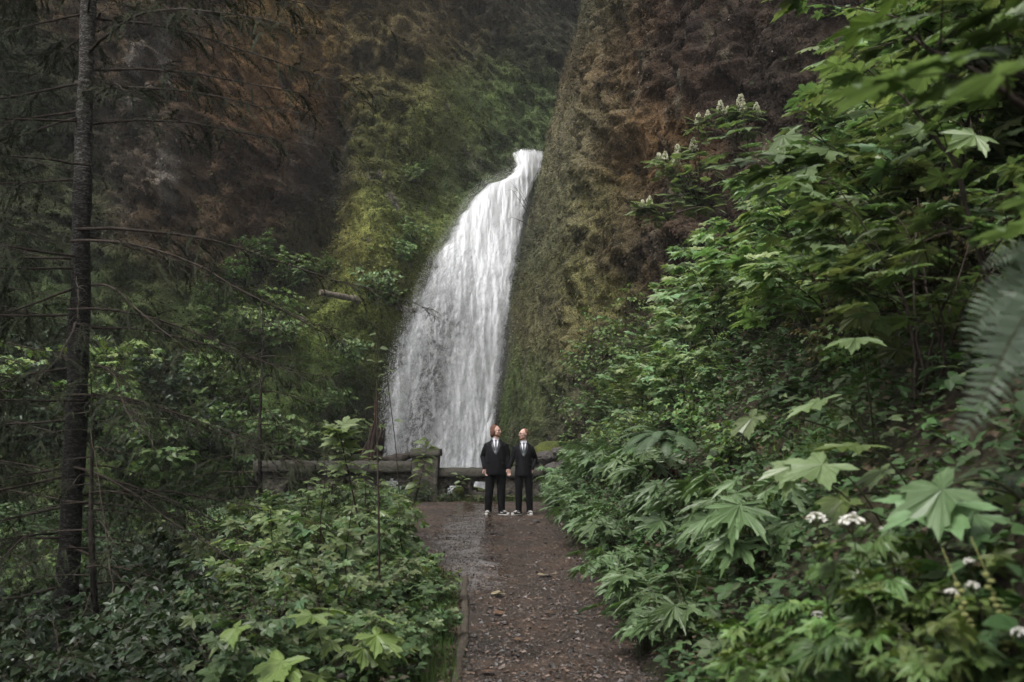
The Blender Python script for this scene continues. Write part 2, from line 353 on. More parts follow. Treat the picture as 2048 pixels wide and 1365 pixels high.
# calm the noise behind the water
def infall(x, y, z, mar=0):
    px = 1024+F*x/(y*CA+(z-CAMZ)*SA); py = 682.5-F*(-y*SA+(z-CAMZ)*CA)/(y*CA+(z-CAMZ)*SA)
    l = np.interp(py, FL[:,1], FL[:,0]); r = np.interp(py, FR[:,1], FR[:,0])
    return np.minimum(px-l+mar, r+mar-px), px, py
inn, PXc, PYc = infall(Xc, Yc0, Zc)
calm = 1-.9*sstep(-60, 10, inn)*sstep(280, 320, PYc)
rcx = np.interp(PYc, [-100,100,250,400,520,640,760], [690,676,662,648,628,600,590]); rcx = rcx+22*fbm(PYc*.012, 1, 1, 4, 77); recess = 2.8*np.exp(-((PXc-rcx)/(30+.04*np.maximum(0,PYc-200)))**2)*sstep(120,330,PYc)*(1-sstep(540,680,PYc))
rcx2 = np.interp(PYc, [-100,150,400,600], [430,400,380,350]); recess = recess+.8*np.exp(-((PXc-rcx2)/42)**2)*(1-sstep(450,650,PYc))-1.3*np.exp(-((PXc-760)/60)**2-((PYc-460)/170)**2)-1.2*np.exp(-((PXc-860)/70)**2-((PYc-250)/70)**2)
mcx = np.interp(PYc, [100,250,400,550,700,850], [1000,930,820,740,700,650]); mossz = np.exp(-((PXc-mcx)/110)**2)*sstep(120,230,PYc)*(1-sstep(800,900,PYc))
Yc = Yc0 + recess - 1.1*cliff_noise(Xc, Yc0, Zc)*calm*(1-.62*mossz) + sstep(-20, 20, inn)*sstep(300, 330, PYc)*.3
# colour zones (photo pixel, albedo, spread); the recess entries have its shade painted in
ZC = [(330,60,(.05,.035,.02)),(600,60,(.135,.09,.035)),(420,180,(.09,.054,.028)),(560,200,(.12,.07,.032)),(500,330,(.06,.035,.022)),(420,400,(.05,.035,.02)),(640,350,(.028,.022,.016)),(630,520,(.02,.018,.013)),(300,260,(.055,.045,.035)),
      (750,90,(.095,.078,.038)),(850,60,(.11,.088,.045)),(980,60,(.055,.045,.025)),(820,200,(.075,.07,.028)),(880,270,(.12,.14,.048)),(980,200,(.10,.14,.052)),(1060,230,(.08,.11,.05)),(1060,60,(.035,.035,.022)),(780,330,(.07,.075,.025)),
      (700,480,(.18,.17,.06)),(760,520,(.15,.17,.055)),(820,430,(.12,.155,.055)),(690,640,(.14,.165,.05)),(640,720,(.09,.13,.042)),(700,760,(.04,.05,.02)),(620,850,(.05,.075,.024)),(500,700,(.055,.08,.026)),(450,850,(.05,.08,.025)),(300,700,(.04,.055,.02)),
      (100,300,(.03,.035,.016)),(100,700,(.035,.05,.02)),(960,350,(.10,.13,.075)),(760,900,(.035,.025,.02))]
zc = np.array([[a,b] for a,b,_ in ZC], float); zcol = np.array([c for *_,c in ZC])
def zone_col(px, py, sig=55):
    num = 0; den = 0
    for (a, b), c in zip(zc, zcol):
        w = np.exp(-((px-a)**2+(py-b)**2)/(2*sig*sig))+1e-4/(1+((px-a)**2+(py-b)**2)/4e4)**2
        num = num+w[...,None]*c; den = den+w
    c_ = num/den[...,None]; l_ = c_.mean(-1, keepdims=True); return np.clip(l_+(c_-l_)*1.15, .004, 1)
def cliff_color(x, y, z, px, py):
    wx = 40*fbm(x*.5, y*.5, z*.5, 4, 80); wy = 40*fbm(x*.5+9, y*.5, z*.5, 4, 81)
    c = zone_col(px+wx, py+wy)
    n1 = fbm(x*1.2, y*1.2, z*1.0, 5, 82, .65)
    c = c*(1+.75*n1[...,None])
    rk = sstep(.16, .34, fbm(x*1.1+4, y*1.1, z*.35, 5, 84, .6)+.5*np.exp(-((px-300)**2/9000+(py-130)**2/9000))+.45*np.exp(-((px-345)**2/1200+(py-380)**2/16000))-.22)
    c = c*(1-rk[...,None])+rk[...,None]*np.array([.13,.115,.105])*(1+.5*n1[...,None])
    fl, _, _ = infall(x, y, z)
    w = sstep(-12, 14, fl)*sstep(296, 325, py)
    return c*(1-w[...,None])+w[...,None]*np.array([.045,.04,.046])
cm = mat('mossy_rock', (.58,.58,.58), .88, .25, tint=True, noise=[(5,(.45,.42,.38),.10,6,(1,1,.7)),(22,(1.5,1.45,1.3),.09,4)], bump=1.0, bscale=5, bdist=.18)
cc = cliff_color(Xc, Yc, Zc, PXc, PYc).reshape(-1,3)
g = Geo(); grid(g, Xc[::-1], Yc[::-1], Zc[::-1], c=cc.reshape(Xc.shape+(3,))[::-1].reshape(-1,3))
cl = link('cliff', g.mesh('cliff', cm, True)); tag(cl, kind='structure')

# right cliff: plan curve, leaning back with height
RC = np.array([(5.0,58),(1.6,50),(-.15,43.5),(-.55,40),(.2,35),(1.5,30.5),(1.75,27.6),(2.7,25.6),(4.6,23.2),(6.6,20.5),(8.6,16.5),(10,12),(11.5,6),(13,-1),(14,-9)], float)
ct = np.concatenate([[0], np.cumsum(np.linalg.norm(np.diff(RC, axis=0), axis=1))])
def rc_at(s): return np.interp(s, ct, RC[:,0]), np.interp(s, ct, RC[:,1])
ss = np.arange(0, ct[-1], .075); zz = np.arange(-4, 27, .075)
kern = np.exp(-np.linspace(-2,2,29)**2); kern /= kern.sum()
bx, by = rc_at(ss); bx = np.convolve(np.pad(bx,14,'edge'), kern, 'valid'); by = np.convolve(np.pad(by,14,'edge'), kern, 'valid')
tx, ty = np.gradient(bx), np.gradient(by); ln = np.hypot(tx, ty); nxn, nyn = ty/ln, -tx/ln   # outward, towards the path
def right_cliff(si, z):
    X0 = np.interp(si, ss, bx); Y0 = np.interp(si, ss, by); NX = np.interp(si, ss, nxn); NY = np.interp(si, ss, nyn)
    q = fbm(si*.22, z*.12, 3, 4, 90)*.9+fbm(si*.9, z*.6, 5, 4, 91)*.55+fbm(si*1.7, z*.25, 7, 3, 92)*.22+fbm(si*3.2, z*4.2, 8, 5, 93, .6)*.26
    w_ = z/1.6+1.2*fbm(si*.3,1,z*.2,3,95)+.1*si; q = q+.42*((w_-np.floor(w_))**1.5)*sstep(-.1,.3,fbm(si*.3,4,z*.3,3,96))*sstep(12,18,si)
    q = q+.22*(1-4*np.abs(fbm(si*.8,3,z*.7,5,97,.6)))*sstep(12,18,si); q = q*(.22+.78*sstep(24, 31, si))*sstep(5, 14, si)+.10*fbm(si*5, z*5, 2, 3, 98)
    lean = np.interp(z, [-4,2,8,16,27], [.4,0,.75,2.6,5.5])
    far = 1-sstep(22, 32, si)
    X = X0-NX*0 + lean*(.5+.5*far)*1.0; Y = Y0+lean*.25*(1-far)
    sg = 1.0
    return X+sg*SIGN*NX*q, Y+sg*SIGN*NY*q, z
SIGN = 1.0
S2, Z2 = np.meshgrid(ss, zz, indexing='xy')
Xr, Yr, _ = right_cliff(S2, Z2)
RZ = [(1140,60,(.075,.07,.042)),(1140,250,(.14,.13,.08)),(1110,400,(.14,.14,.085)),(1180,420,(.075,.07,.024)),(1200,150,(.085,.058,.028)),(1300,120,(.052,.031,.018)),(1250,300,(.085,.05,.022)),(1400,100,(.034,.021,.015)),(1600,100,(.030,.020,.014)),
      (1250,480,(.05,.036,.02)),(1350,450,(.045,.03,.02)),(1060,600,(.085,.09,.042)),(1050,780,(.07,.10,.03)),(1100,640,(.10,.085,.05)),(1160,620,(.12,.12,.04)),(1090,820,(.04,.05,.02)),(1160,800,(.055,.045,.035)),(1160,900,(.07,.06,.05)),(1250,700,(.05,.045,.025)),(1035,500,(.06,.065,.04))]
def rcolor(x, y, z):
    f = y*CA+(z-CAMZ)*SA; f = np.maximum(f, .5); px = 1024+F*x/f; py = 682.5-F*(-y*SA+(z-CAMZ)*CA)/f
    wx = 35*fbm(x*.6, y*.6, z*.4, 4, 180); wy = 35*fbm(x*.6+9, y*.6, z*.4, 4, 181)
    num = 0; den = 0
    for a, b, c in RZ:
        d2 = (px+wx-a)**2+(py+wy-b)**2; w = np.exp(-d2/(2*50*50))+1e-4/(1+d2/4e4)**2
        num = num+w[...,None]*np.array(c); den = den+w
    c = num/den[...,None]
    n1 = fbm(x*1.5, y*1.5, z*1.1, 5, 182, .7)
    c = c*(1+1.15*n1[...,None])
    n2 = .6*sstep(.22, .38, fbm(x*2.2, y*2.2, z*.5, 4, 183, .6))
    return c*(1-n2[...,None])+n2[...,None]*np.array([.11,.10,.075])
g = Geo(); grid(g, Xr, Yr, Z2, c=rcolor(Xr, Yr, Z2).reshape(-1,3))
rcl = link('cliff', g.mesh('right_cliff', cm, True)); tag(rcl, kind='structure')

# moss, roots and small hanging leaves on both cliffs
blade = (np.array([[-.16,0,0],[.16,0,0],[.12,.55,.16],[-.12,.55,.16],[0,1,.12]]), np.array([[0,1,2],[0,2,3],[3,2,4]]))
leafl = (np.array([[0,0,0],[.34,.4,.07],[0,1,0],[-.34,.4,.07],[0,.45,-.03]]), np.array([[0,1,4],[1,2,4],[2,3,4],[3,0,4]]))
def normals_of(Xa, Ya, Za, flip):
    du = np.stack([np.gradient(Xa, axis=1), np.gradient(Ya, axis=1), np.gradient(Za, axis=1)], -1)
    dv = np.stack([np.gradient(Xa, axis=0), np.gradient(Ya, axis=0), np.gradient(Za, axis=0)], -1)
    return unit(np.cross(du, dv))*flip
def scatter_cliff(g, Xa, Ya, Za, nor, n, size, colf, tpl, hang=1.0, keep=None, cvar=.72):
    a, b = Xa.shape
    i = rng.integers(1, a-1, n); j = rng.integers(1, b-1, n)
    pos = np.stack([Xa[i,j], Ya[i,j], Za[i,j]], 1)+rng.normal(0, .05, (n,3))
    N_ = nor[i,j]
    f = pos[:,1]*CA+(pos[:,2]-CAMZ)*SA; px = 1024+F*pos[:,0]/np.maximum(f,.1); py = 682.5-F*(-pos[:,1]*SA+(pos[:,2]-CAMZ)*CA)/np.maximum(f,.1)
    ok = (f > 1)&(px > -120)&(px < 2170)&(py > -120)&(py < 1200)
    ok &= N_[:,0]*(-pos[:,0])+N_[:,1]*(-pos[:,1])+N_[:,2]*(CAMZ-pos[:,2]) > -3
    if keep is not None: ok &= keep(pos, px, py)
    pos, N_, px, py = pos[ok], N_[ok], px[ok], py[ok]; m = len(pos)
    tip = N_*.8+np.array([0,0,-hang])+rng.normal(0, .45, (m,3)); nn = N_+rng.normal(0,.5,(m,3))+np.array([0,0,.5])
    c = colf(pos, px, py)*rng.uniform(1-cvar, 1+cvar*1.3, (m,1))*(1+rng.normal(0,.08,(m,3)))
    s_ = rng.uniform(.5, 1.4, m)*size
    g.batch(tpl, pos, unit(tip), unit(nn), s_, np.clip(c, .004, 1))
nL = normals_of(Xc, Yc, Zc, 1); nL = np.where((nL[...,1] > 0)[...,None], -nL, nL)
def notfall(pos, px, py):
    l = np.interp(py, FL[:,1], FL[:,0]); r = np.interp(py, FR[:,1], FR[:,0])
    return ((px < l-2)|(px > r+4)|(py < 303))
g = Geo()
lc = lambda p, px, py: cliff_color(p[:,0], p[:,1], p[:,2], px, py)
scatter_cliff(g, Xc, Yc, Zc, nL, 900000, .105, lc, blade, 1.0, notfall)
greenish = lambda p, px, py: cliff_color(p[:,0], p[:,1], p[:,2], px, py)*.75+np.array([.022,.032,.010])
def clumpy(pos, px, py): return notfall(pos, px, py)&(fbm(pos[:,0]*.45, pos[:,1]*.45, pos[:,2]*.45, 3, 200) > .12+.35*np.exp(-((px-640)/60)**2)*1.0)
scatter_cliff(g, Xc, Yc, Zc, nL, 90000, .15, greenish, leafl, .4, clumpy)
nR = normals_of(Xr, Yr, Z2, 1); tocam = np.stack([-Xr, -Yr, 0*Xr], -1); nR = np.where(((nR*tocam).sum(-1) < 0)[...,None], -nR, nR)
rcf = lambda p, px, py: rcolor(p[:,0], p[:,1], p[:,2])
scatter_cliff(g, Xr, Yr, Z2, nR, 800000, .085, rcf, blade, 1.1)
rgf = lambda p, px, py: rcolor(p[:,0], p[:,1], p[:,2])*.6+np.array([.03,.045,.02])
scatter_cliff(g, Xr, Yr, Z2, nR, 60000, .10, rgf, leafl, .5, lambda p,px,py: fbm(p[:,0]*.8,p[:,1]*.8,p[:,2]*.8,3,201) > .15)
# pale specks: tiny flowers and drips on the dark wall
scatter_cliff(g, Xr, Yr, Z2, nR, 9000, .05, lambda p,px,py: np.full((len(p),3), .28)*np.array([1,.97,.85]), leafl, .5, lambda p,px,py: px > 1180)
moss = link('moss', g.mesh('moss', M['moss'])); tag(moss, kind='stuff')

# ------------------------------------------------------------------ the fall
def water_material():
    m = bpy.data.materials.new('falling_water'); m.use_nodes = True; t = m.node_tree; N = t.nodes; L = t.links
    bs = N['Principled BSDF']; out = N['Material Output']
    bs.inputs['Base Color'].default_value = (.84,.85,.885,1); bs.inputs['Roughness'].default_value = .55
    tr = N.new('ShaderNodeBsdfTransparent'); tl = N.new('ShaderNodeBsdfTranslucent'); tl.inputs[0].default_value = (.86,.87,.90,1)
    mw = N.new('ShaderNodeMixShader'); mw.inputs[0].default_value = .35; L.new(bs.outputs[0], mw.inputs[1]); L.new(tl.outputs[0], mw.inputs[2])
    uv = N.new('ShaderNodeUVMap')
    def nz(scale, det, rough):
        mp = N.new('ShaderNodeMapping'); mp.inputs['Scale'].default_value = scale; L.new(uv.outputs[0], mp.inputs[0])
        n = N.new('ShaderNodeTexNoise'); n.inputs['Scale'].default_value = 1; n.inputs['Detail'].default_value = det; n.inputs['Roughness'].default_value = rough; L.new(mp.outputs[0], n.inputs[0]); return n.outputs[0]
    a = nz((11, 6.5, 1), 6, .75); b = nz((75, 80, 1), 4, .8)
    at = N.new('ShaderNodeAttribute'); at.attribute_name = 'tint'
    def math_(op, x, y):
        n = N.new('ShaderNodeMath'); n.operation = op
        for i, q in enumerate((x, y)):
            if isinstance(q, (int, float)): n.inputs[i].default_value = q
            else: L.new(q, n.inputs[i])
        return n.outputs[0]
    s_ = math_('ADD', math_('MULTIPLY', a, .62), math_('MULTIPLY', b, .38))       # ~0.5
    s_ = math_('SUBTRACT', s_, .5)
    s_ = math_('MULTIPLY', s_, 4.0)
    s_ = math_('ADD', s_, at.outputs['Fac'])
    cl_ = N.new('ShaderNodeClamp'); L.new(s_, cl_.inputs[0])
    ms = N.new('ShaderNodeMixShader'); L.new(cl_.outputs[0], ms.inputs[0]); L.new(tr.outputs[0], ms.inputs[1]); L.new(mw.outputs[0], ms.inputs[2])
    L.new(ms.outputs[0], out.inputs[0])
    bp = N.new('ShaderNodeBump'); bp.inputs['Strength'].default_value = .35; bp.inputs['Distance'].default_value = .12; L.new(b, bp.inputs['Height']); L.new(bp.outputs[0], bs.inputs['Normal'])
    return m
wm = water_material()
# thickness of the water over the face (photo pixel, value)
WD = [(1050,330,1.1),(1020,400,1.25),(980,430,1.2),(1040,440,.85),(940,450,1.0),(900,520,.75),(960,520,.9),(1010,520,.95),(880,560,.5),(930,580,.62),(985,600,.95),(845,620,.7),(870,640,.28),(920,660,.3),(980,690,1.0),(820,700,.75),
      (850,740,.12),(900,740,.3),(945,760,1.0),(985,760,.9),(800,780,.8),(830,830,.1),(880,830,.22),(930,840,.95),(970,850,.95),(780,860,.75),(815,900,.1),(860,900,.35),(910,910,.7),(950,920,.95),(765,930,.6),(800,930,.3),(870,600,.4)]
def wdens(px, py):
    num = 0; den = 0
    for a, b, c in WD:
        w = np.exp(-(((px-a)/26)**2+((py-b)/42)**2)/2)+1e-4; num = num+w*c; den = den+w
    return num/den
nu, nv = 110, 360
vv = np.linspace(311, 1028, nv); u = np.linspace(0, 1, nu)
def fallpoint(px, py, out):
    # walk to the cliff face along the line of sight, then step forward
    t = np.full(px.shape, 44.0)
    for _ in range(25):
        r_ = (px-1024)/F; uu_ = (682.5-py)/F
        x = r_*t; z = CAMZ+(SA+uu_*CA)*t
        yt = cliffY(x, z); t = t*.5+.5*(yt/(CA-uu_*SA))
    x = r_*t; y = (CA-uu_*SA)*t; z = CAMZ+(SA+uu_*CA)*t
    return x, y-out, z
def fall_sheet(out, seed, dmul, dadd, shrink=0.0):
    U, V = np.meshgrid(u, vv, indexing='xy')
    l = np.interp(V, FL[:,1], FL[:,0]); r = np.interp(V, FR[:,1], FR[:,0])
    rag = 9*fbm(V*.05, seed, 1, 4, seed)
    PX = l+shrink*(r-l)+rag*(1-U)+5*fbm(V*.05, seed+7, 1, 4, seed+1)*U+(r-l)*(1-2*shrink)*U
    x, y, z = fallpoint(PX, V, out)
    y = y-.35*np.sin(U*math.pi)-.38*fbm(PX*.04, V*.008, seed, 4, seed+3)-.05*fbm(PX*.2, V*.05, seed, 3, seed+4)
    edge = sstep(0, .13, U)*sstep(0, .07, 1-U)
    d = (wdens(PX, V)*dmul+dadd)*(.35+.65*edge)+.25*edge-.25+.28*fbm(PX*.06, V*.008, seed, 4, seed+5)
    d = d - .6*sstep(.97,1,(V-311)/717) - 1.1*(1-sstep(310, 322+14*fbm(PX*.15,1,1,3,5), V))
    return x, y, z, d, np.stack([U*2.4, V/717*7.0], -1)
wr = Geo()
for out, seed, dm, da in ((.5, 300, 1.3, .06), (.75, 320, 1.25, -.22)):
    x, y, z, d, uvw = fall_sheet(out, seed, dm, da, .0 if out < .7 else .03)
    grid(wr, x, y, z, c=np.repeat(np.clip(d, 0, 2).reshape(-1,1), 3, 1), uv=uvw.reshape(-1,2))
fall = link('waterfall', wr.mesh('waterfall', wm, True)); tag(fall, kind='structure')
# thrown drops and spray around the fall
n = 52000
V = 320+700*rng.random(n)**.85; l = np.interp(V, FL[:,1], FL[:,0]); r = np.interp(V, FR[:,1], FR[:,0])
U = np.clip(rng.beta(.8, .9, n)*1.0+rng.normal(0, .010, n)*(1+1.0*(V/1000)), -.12, 1.05)
PXs = l+(r-l)*U
x, y, z = fallpoint(PXs, V, .9); y = y-.35-1.2*rng.random(n)
drop = (np.array([[-.5,0,0],[.5,0,0],[0,1.2,0],[0,-1.2,0],[0,0,.5]]), np.array([[3,1,4],[1,2,4],[2,0,4],[0,3,4]]))
sp = Geo(); sp.batch(drop, np.stack([x,y,z],1), np.tile([[-.1,0,-1.0]],(n,1))+rng.normal(0,.3,(n,3)), np.tile([[0,-1.0,0]],(n,1))+rng.normal(0,.3,(n,3)), rng.uniform(.004,.013,n))
spray = link('spray', sp.mesh('spray', mat('water_drops', (.85,.86,.9), .5, .5, .3))); tag(spray, kind='stuff')
# pool and stream under the bridge
g = Geo(); Xs, Ys = np.meshgrid(np.arange(-8.5, 3, .25), np.arange(25.6, 42, .25)); grid(g, Xs, Ys, -1.95+.07*fbm(Xs*1.5, Ys*1.5, 0, 4, 400))
stream = link('stream', g.mesh('stream', mat('foamy_stream', (.05,.055,.055), .25, .5, noise=(2.2,(.55,.57,.6),.08,6), bump=.6, bscale=6), True)); tag(stream, kind='structure')
# ------------------------------------------------------------------ leaf shapes (base at origin, tip towards +y, about 1 long)
def palmate(nl=5, serr=True, fold=.10, droop=.22, deep=.66, seed=0, narrow=1.0):
    r_ = np.random.default_rng(seed)
    span = 118 if nl >= 5 else 70
    angs = np.linspace(-span, span, nl); pts = []
    for i, a in enumerate(angs):
        L_ = (1.0, .93, .66, .5)[min(3, int(round(abs(i-(nl-1)/2))))]*r_.uniform(.93, 1.06)
        step = angs[1]-angs[0]
        w = .50*narrow
        if serr: seq = [(-.5*w*step*1.25, .60), (-.40*w*step*1.4, .70), (-.26*step*w*1.6, .78), (-.14*step*w*1.5, .90), (0, 1), (.14*step*w*1.5, .90), (.26*step*w*1.6, .78), (.40*w*step*1.4, .70), (.5*w*step*1.25, .60)]
        else: seq = [(-.30*step, .66), (0, 1), (.30*step, .66)]
        for k, (da, q) in enumerate(seq):
            j = (1.0+.07*(-1)**k) if serr else 1
            pts.append((a+da, q*L_*j, 1))
        if i < nl-1: pts.append((a+step/2, deep*L_*.9, 0))
    pts.append((180-14, .16, 0)) ; pts = [(-(180-14), .16, 0)]+pts
    V = [(0,0,0)]
    for a, q, up in pts:
        x, y = q*math.sin(R(a)), q*math.cos(R(a))
        V.append((x, y+.0, fold*up*q-fold*.5*(1-up)-droop*q*q+r_.uniform(-.015,.015)))
    V = np.array(V); n = len(V)
    Fc = np.array([[0, i+1, i] for i in range(1, n-1)])
    V[:,1] += .12; uv = V[:, :2].copy(); uv[:,1] -= .12
    return V, Fc, uv
def ovate(w=.32, fold=.1, droop=.2, serr=False):
    ys_ = [0, .18, .4, .65, .85, 1.0]; ws = [0, .75, 1.0, .78, .4, 0]
    V = []; 
    for y, q in zip(ys_, ws): V.append((0, y, -droop*y*y-.0))
    for s in (-1, 1):
        for y, q in list(zip(ys_, ws))[1:-1]: V.append((s*w*q, y+.02*(1 if serr else 0), fold*q-droop*y*y))
    Fc = []
    for s, o in ((-1, 6), (1, 10)):
        ring = [0]+[o+i for i in range(4)]+[5]
        for i in range(5):
            a, b = ring[i], ring[i+1]; c_, d_ = i, i+1
            for t_ in ([c_, a, b], [c_, b, d_]):
                if len(set(t_)) == 3: Fc.append(t_ if s < 0 else t_[::-1])
    V = np.array(V); uv = V[:, :2]*np.array([2.2,1])
    return V, np.array(Fc), uv
def merge(parts):
    V = []; Fc = []; U = []; n = 0
    for v, f, uv_ in parts: V.append(v); Fc.append(f+n); U.append(uv_); n += len(v)
    return np.concatenate(V), np.concatenate(Fc), np.concatenate(U)
def xf(t, ang, s, off, tilt=0):
    v = t[0]*s; ca, sa = math.cos(ang), math.sin(ang)
    v = np.stack([v[:,0]*ca+v[:,1]*sa, -v[:,0]*sa+v[:,1]*ca, v[:,2]+tilt*np.hypot(v[:,0],v[:,1])], 1)+np.array(off); return v, t[1], t[2]
T_PAL = [palmate(5, True, seed=i, droop=.18+.08*i) for i in range(3)]
T_PAL7 = [palmate(7, True, fold=.09, deep=.5, droop=.3, seed=5+i, narrow=.85) for i in range(2)]
T_PAL3 = [palmate(5, False, seed=9, deep=.6)]
T_OV = [ovate(), ovate(.4,.14,.3)]
tri = merge([xf(ovate(.36,.1,.2,True), 0, .75, (0,.25,0)), xf(ovate(.34,.1,.2,True), 1.25, .6, (.03,.22,0)), xf(ovate(.34,.1,.2,True), -1.25, .6, (-.03,.22,0))])
T_TRI = [tri]
T_FING = [merge([xf(ovate(.17,.05,.5), a, s_, (0,.02,0)) for a, s_ in ((0,1),(.55,.95),(-.55,.95),(1.15,.8),(-1.15,.8),(1.8,.6),(-1.8,.6))])]
def pinnate(n=6, w=.2):
    ps = [xf(ovate(.3,.08,.15), 0, .32, (0,.72,-.16))]
    for i in range(n):
        y = .12+.6*i/(n-1); s_ = .36*math.sin(.5+2.2*i/n)
        for sg in (-1,1): ps.append(xf(ovate(.3,.06,.15), sg*1.15, max(.14,s_), (0,y,-.3*y*y)))
    return merge(ps)
T_PIN = [pinnate()]

def stem_curve(base, az, r, h, n=9, bend=1.6, wob=.06, r_=rng):
    s = np.linspace(0, 1, n); w = np.cumsum(r_.normal(0, wob/n*2, (n,3)), 0)*h
    w[:,2] *= .3
    return np.stack([base[0]+math.cos(az)*r*s**bend, base[1]+math.sin(az)*r*s**bend, base[2]+h*(1-(1-s)**1.25)], 1)+w
def shrub(seed, H, Rad, nst, tpls, lsize, per, from_=.3, twigs=5, up=1.0, droop=.35, srad=.012, cval=.25, flat=.35, leaf_sp=1.0):
    r_ = np.random.default_rng(seed); fg = Geo(); sg = Geo()
    P_, T_, N_, S_ = [], [], [], []
    for i in range(nst):
        az = i/nst*6.283+r_.uniform(-.5,.5); rr = Rad*r_.uniform(.25, 1.0); hh = H*r_.uniform(.6, 1.0)*(1-.25*(rr/Rad)**2)
        c = stem_curve((r_.normal(0,.06*Rad), r_.normal(0,.06*Rad), -.05), az, rr, hh, r_=r_)
        tube(sg, c, np.linspace(srad, srad*.25, len(c)), 5, cap=False)
        k = twigs
        for j in range(k):
            s = from_+(1-from_)*(j+r_.random())/k; q = s*(len(c)-1); a_ = int(min(q, len(c)-2)); p0 = c[a_]+(c[a_+1]-c[a_])*(q-a_)
            taz = az+r_.uniform(-1.9, 1.9); tl = H*.28*r_.uniform(.5, 1.1)*(1.25-s*.6)
            d = np.array([math.cos(taz), math.sin(taz), r_.uniform(.05,.7)])
            ss_ = np.linspace(0, 1, 5)[:,None]; tw = p0+d*tl*ss_+np.array([0,0,-.18*tl])*ss_**2
            tube(sg, tw, np.linspace(srad*.45, srad*.15, 5), 4, cap=False)
            for m_ in range(per):
                sp_ = r_.uniform(.15,1.0)**.8 if m_ else 1.0
                q2 = sp_*4; b_ = int(min(q2, 3)); p1 = tw[b_]+(tw[b_+1]-tw[b_])*(q2-b_)
                sd_ = r_.choice([-1,1]); la = taz+sd_*r_.uniform(.3,1.5)
                dr = np.array([math.cos(la), math.sin(la), r_.uniform(-.1,.5)]); pl = lsize*r_.uniform(.3,.8)*leaf_sp
                p2 = p1+unit(dr)*pl
                if lsize > .12: tube(sg, [p1, p2], [.0022+lsize*.008, .0015+lsize*.005], 3, cap=False)
                P_.append(p2); T_.append([math.cos(la)+.4*math.cos(az), math.sin(la)+.4*math.sin(az), -droop*r_.uniform(.2,1.8)])
                N_.append([r_.normal(0,flat)+.35*math.cos(la), r_.normal(0,flat)+.35*math.sin(la), up]); S_.append(lsize*r_.choice([.55,.8,1,1.1,1.25]))
    P_, T_, N_, S_ = map(np.array, (P_, T_, N_, S_)); k = r_.integers(0, len(tpls), len(P_))
    v = r_.uniform(1-cval, 1+cval, (len(P_),1))*np.array([[1,1,1]]); v[:,0] *= r_.uniform(.75,1.15,len(P_))
    for i in range(len(tpls)):
        q = k == i
        if q.any(): fg.batch(tpls[i], P_[q], T_[q], unit(N_[q]), S_[q], v[q])
    return fg, sg
def rosette(seed, n, L_, tpls, lsize, lean=.55, cval=.2, srad=.006):
    """low plant: long leaf stalks from one root, a big blade on each"""
    r_ = np.random.default_rng(seed); fg = Geo(); sg = Geo(); P_,T_,N_,S_ = [],[],[],[]
    for i in range(n):
        az = r_.uniform(0,6.283); l = L_*r_.uniform(.45,1.1); rr = l*r_.uniform(.2,1)*lean*1.3
        c = stem_curve((r_.normal(0,.04),r_.normal(0,.04),-.03), az, rr, l*.85, 6, 1.7, .05, r_)
        tube(sg, c, np.linspace(srad, srad*.6, 6), 4, cap=False); P_.append(c[-1])
        T_.append([math.cos(az), math.sin(az), -r_.uniform(.1,.7)]); N_.append([r_.normal(0,.25)+.45*math.cos(az), r_.normal(0,.25)+.45*math.sin(az), 1]); S_.append(lsize*r_.uniform(.65,1.25))
        if r_.random() < .5:
            P_.append(c[-2]); a2 = az+r_.uniform(-2,2); T_.append([math.cos(a2), math.sin(a2), -.2]); N_.append([r_.normal(0,.3),r_.normal(0,.3),1]); S_.append(lsize*.6)
    P_, T_, N_, S_ = map(np.array, (P_, T_, N_, S_)); k = r_.integers(0, len(tpls), len(P_)); v = r_.uniform(1-cval,1+cval,(len(P_),1))*np.array([[1,1,1]])
    for i in range(len(tpls)):
        q = k == i
        if q.any(): fg.batch(tpls[i], P_[q], T_[q], unit(N_[q]), S_[q], v[q])
    return fg, sg
def frond(g, g2, base, az, L_, elev, r_, width=.17, npin=26, sag=1.0, pend=0.0):
    s = np.linspace(0, 1, 14)
    e = elev-(elev*1.0+.9*sag)*s; dx = np.cumsum(np.cos(e))*L_/14; dz = np.cumsum(np.sin(e))*L_/14-pend*s*s
    c = np.stack([base[0]+math.cos(az)*dx, base[1]+math.sin(az)*dx, base[2]+dz], 1)
    tube(g2, c, np.linspace(.005,.0015,14)*L_*1.2, 4, cap=False)
    q = np.linspace(.8, 13, npin*1); P_=[];T_=[];N_=[];S_=[]
    side = np.array([-math.sin(az), math.cos(az), 0])
    for t_ in q:
        a_ = int(min(t_, 12)); p = c[a_]+(c[a_+1]-c[a_])*(t_-a_); tg = unit(c[a_+1]-c[a_]); n_ = np.cross(tg, side)*-1
        if n_[2] < 0: n_ = -n_
        w = width*L_*1.1*(math.sin(min(1, (t_/13)*3.2)*math.pi/2))*(1-(t_/13)**3)**.8+.01
        for sg in (-1,1): P_.append(p); T_.append(side*sg+tg*.35-np.array([0,0,.15])); N_.append(n_); S_.append(w)
    pin = (np.array([[-.09,0,0],[.13,.02,0],[.10,.5,-.01],[-.07,.5,-.01],[0.02,1,-.05]]), np.array([[0,1,2],[0,2,3],[3,2,4]]))
    g.batch(pin, np.array(P_), np.array(T_), np.array(N_), np.array(S_), np.full((len(P_),3), 1.0)*r_.uniform(.8,1.2))
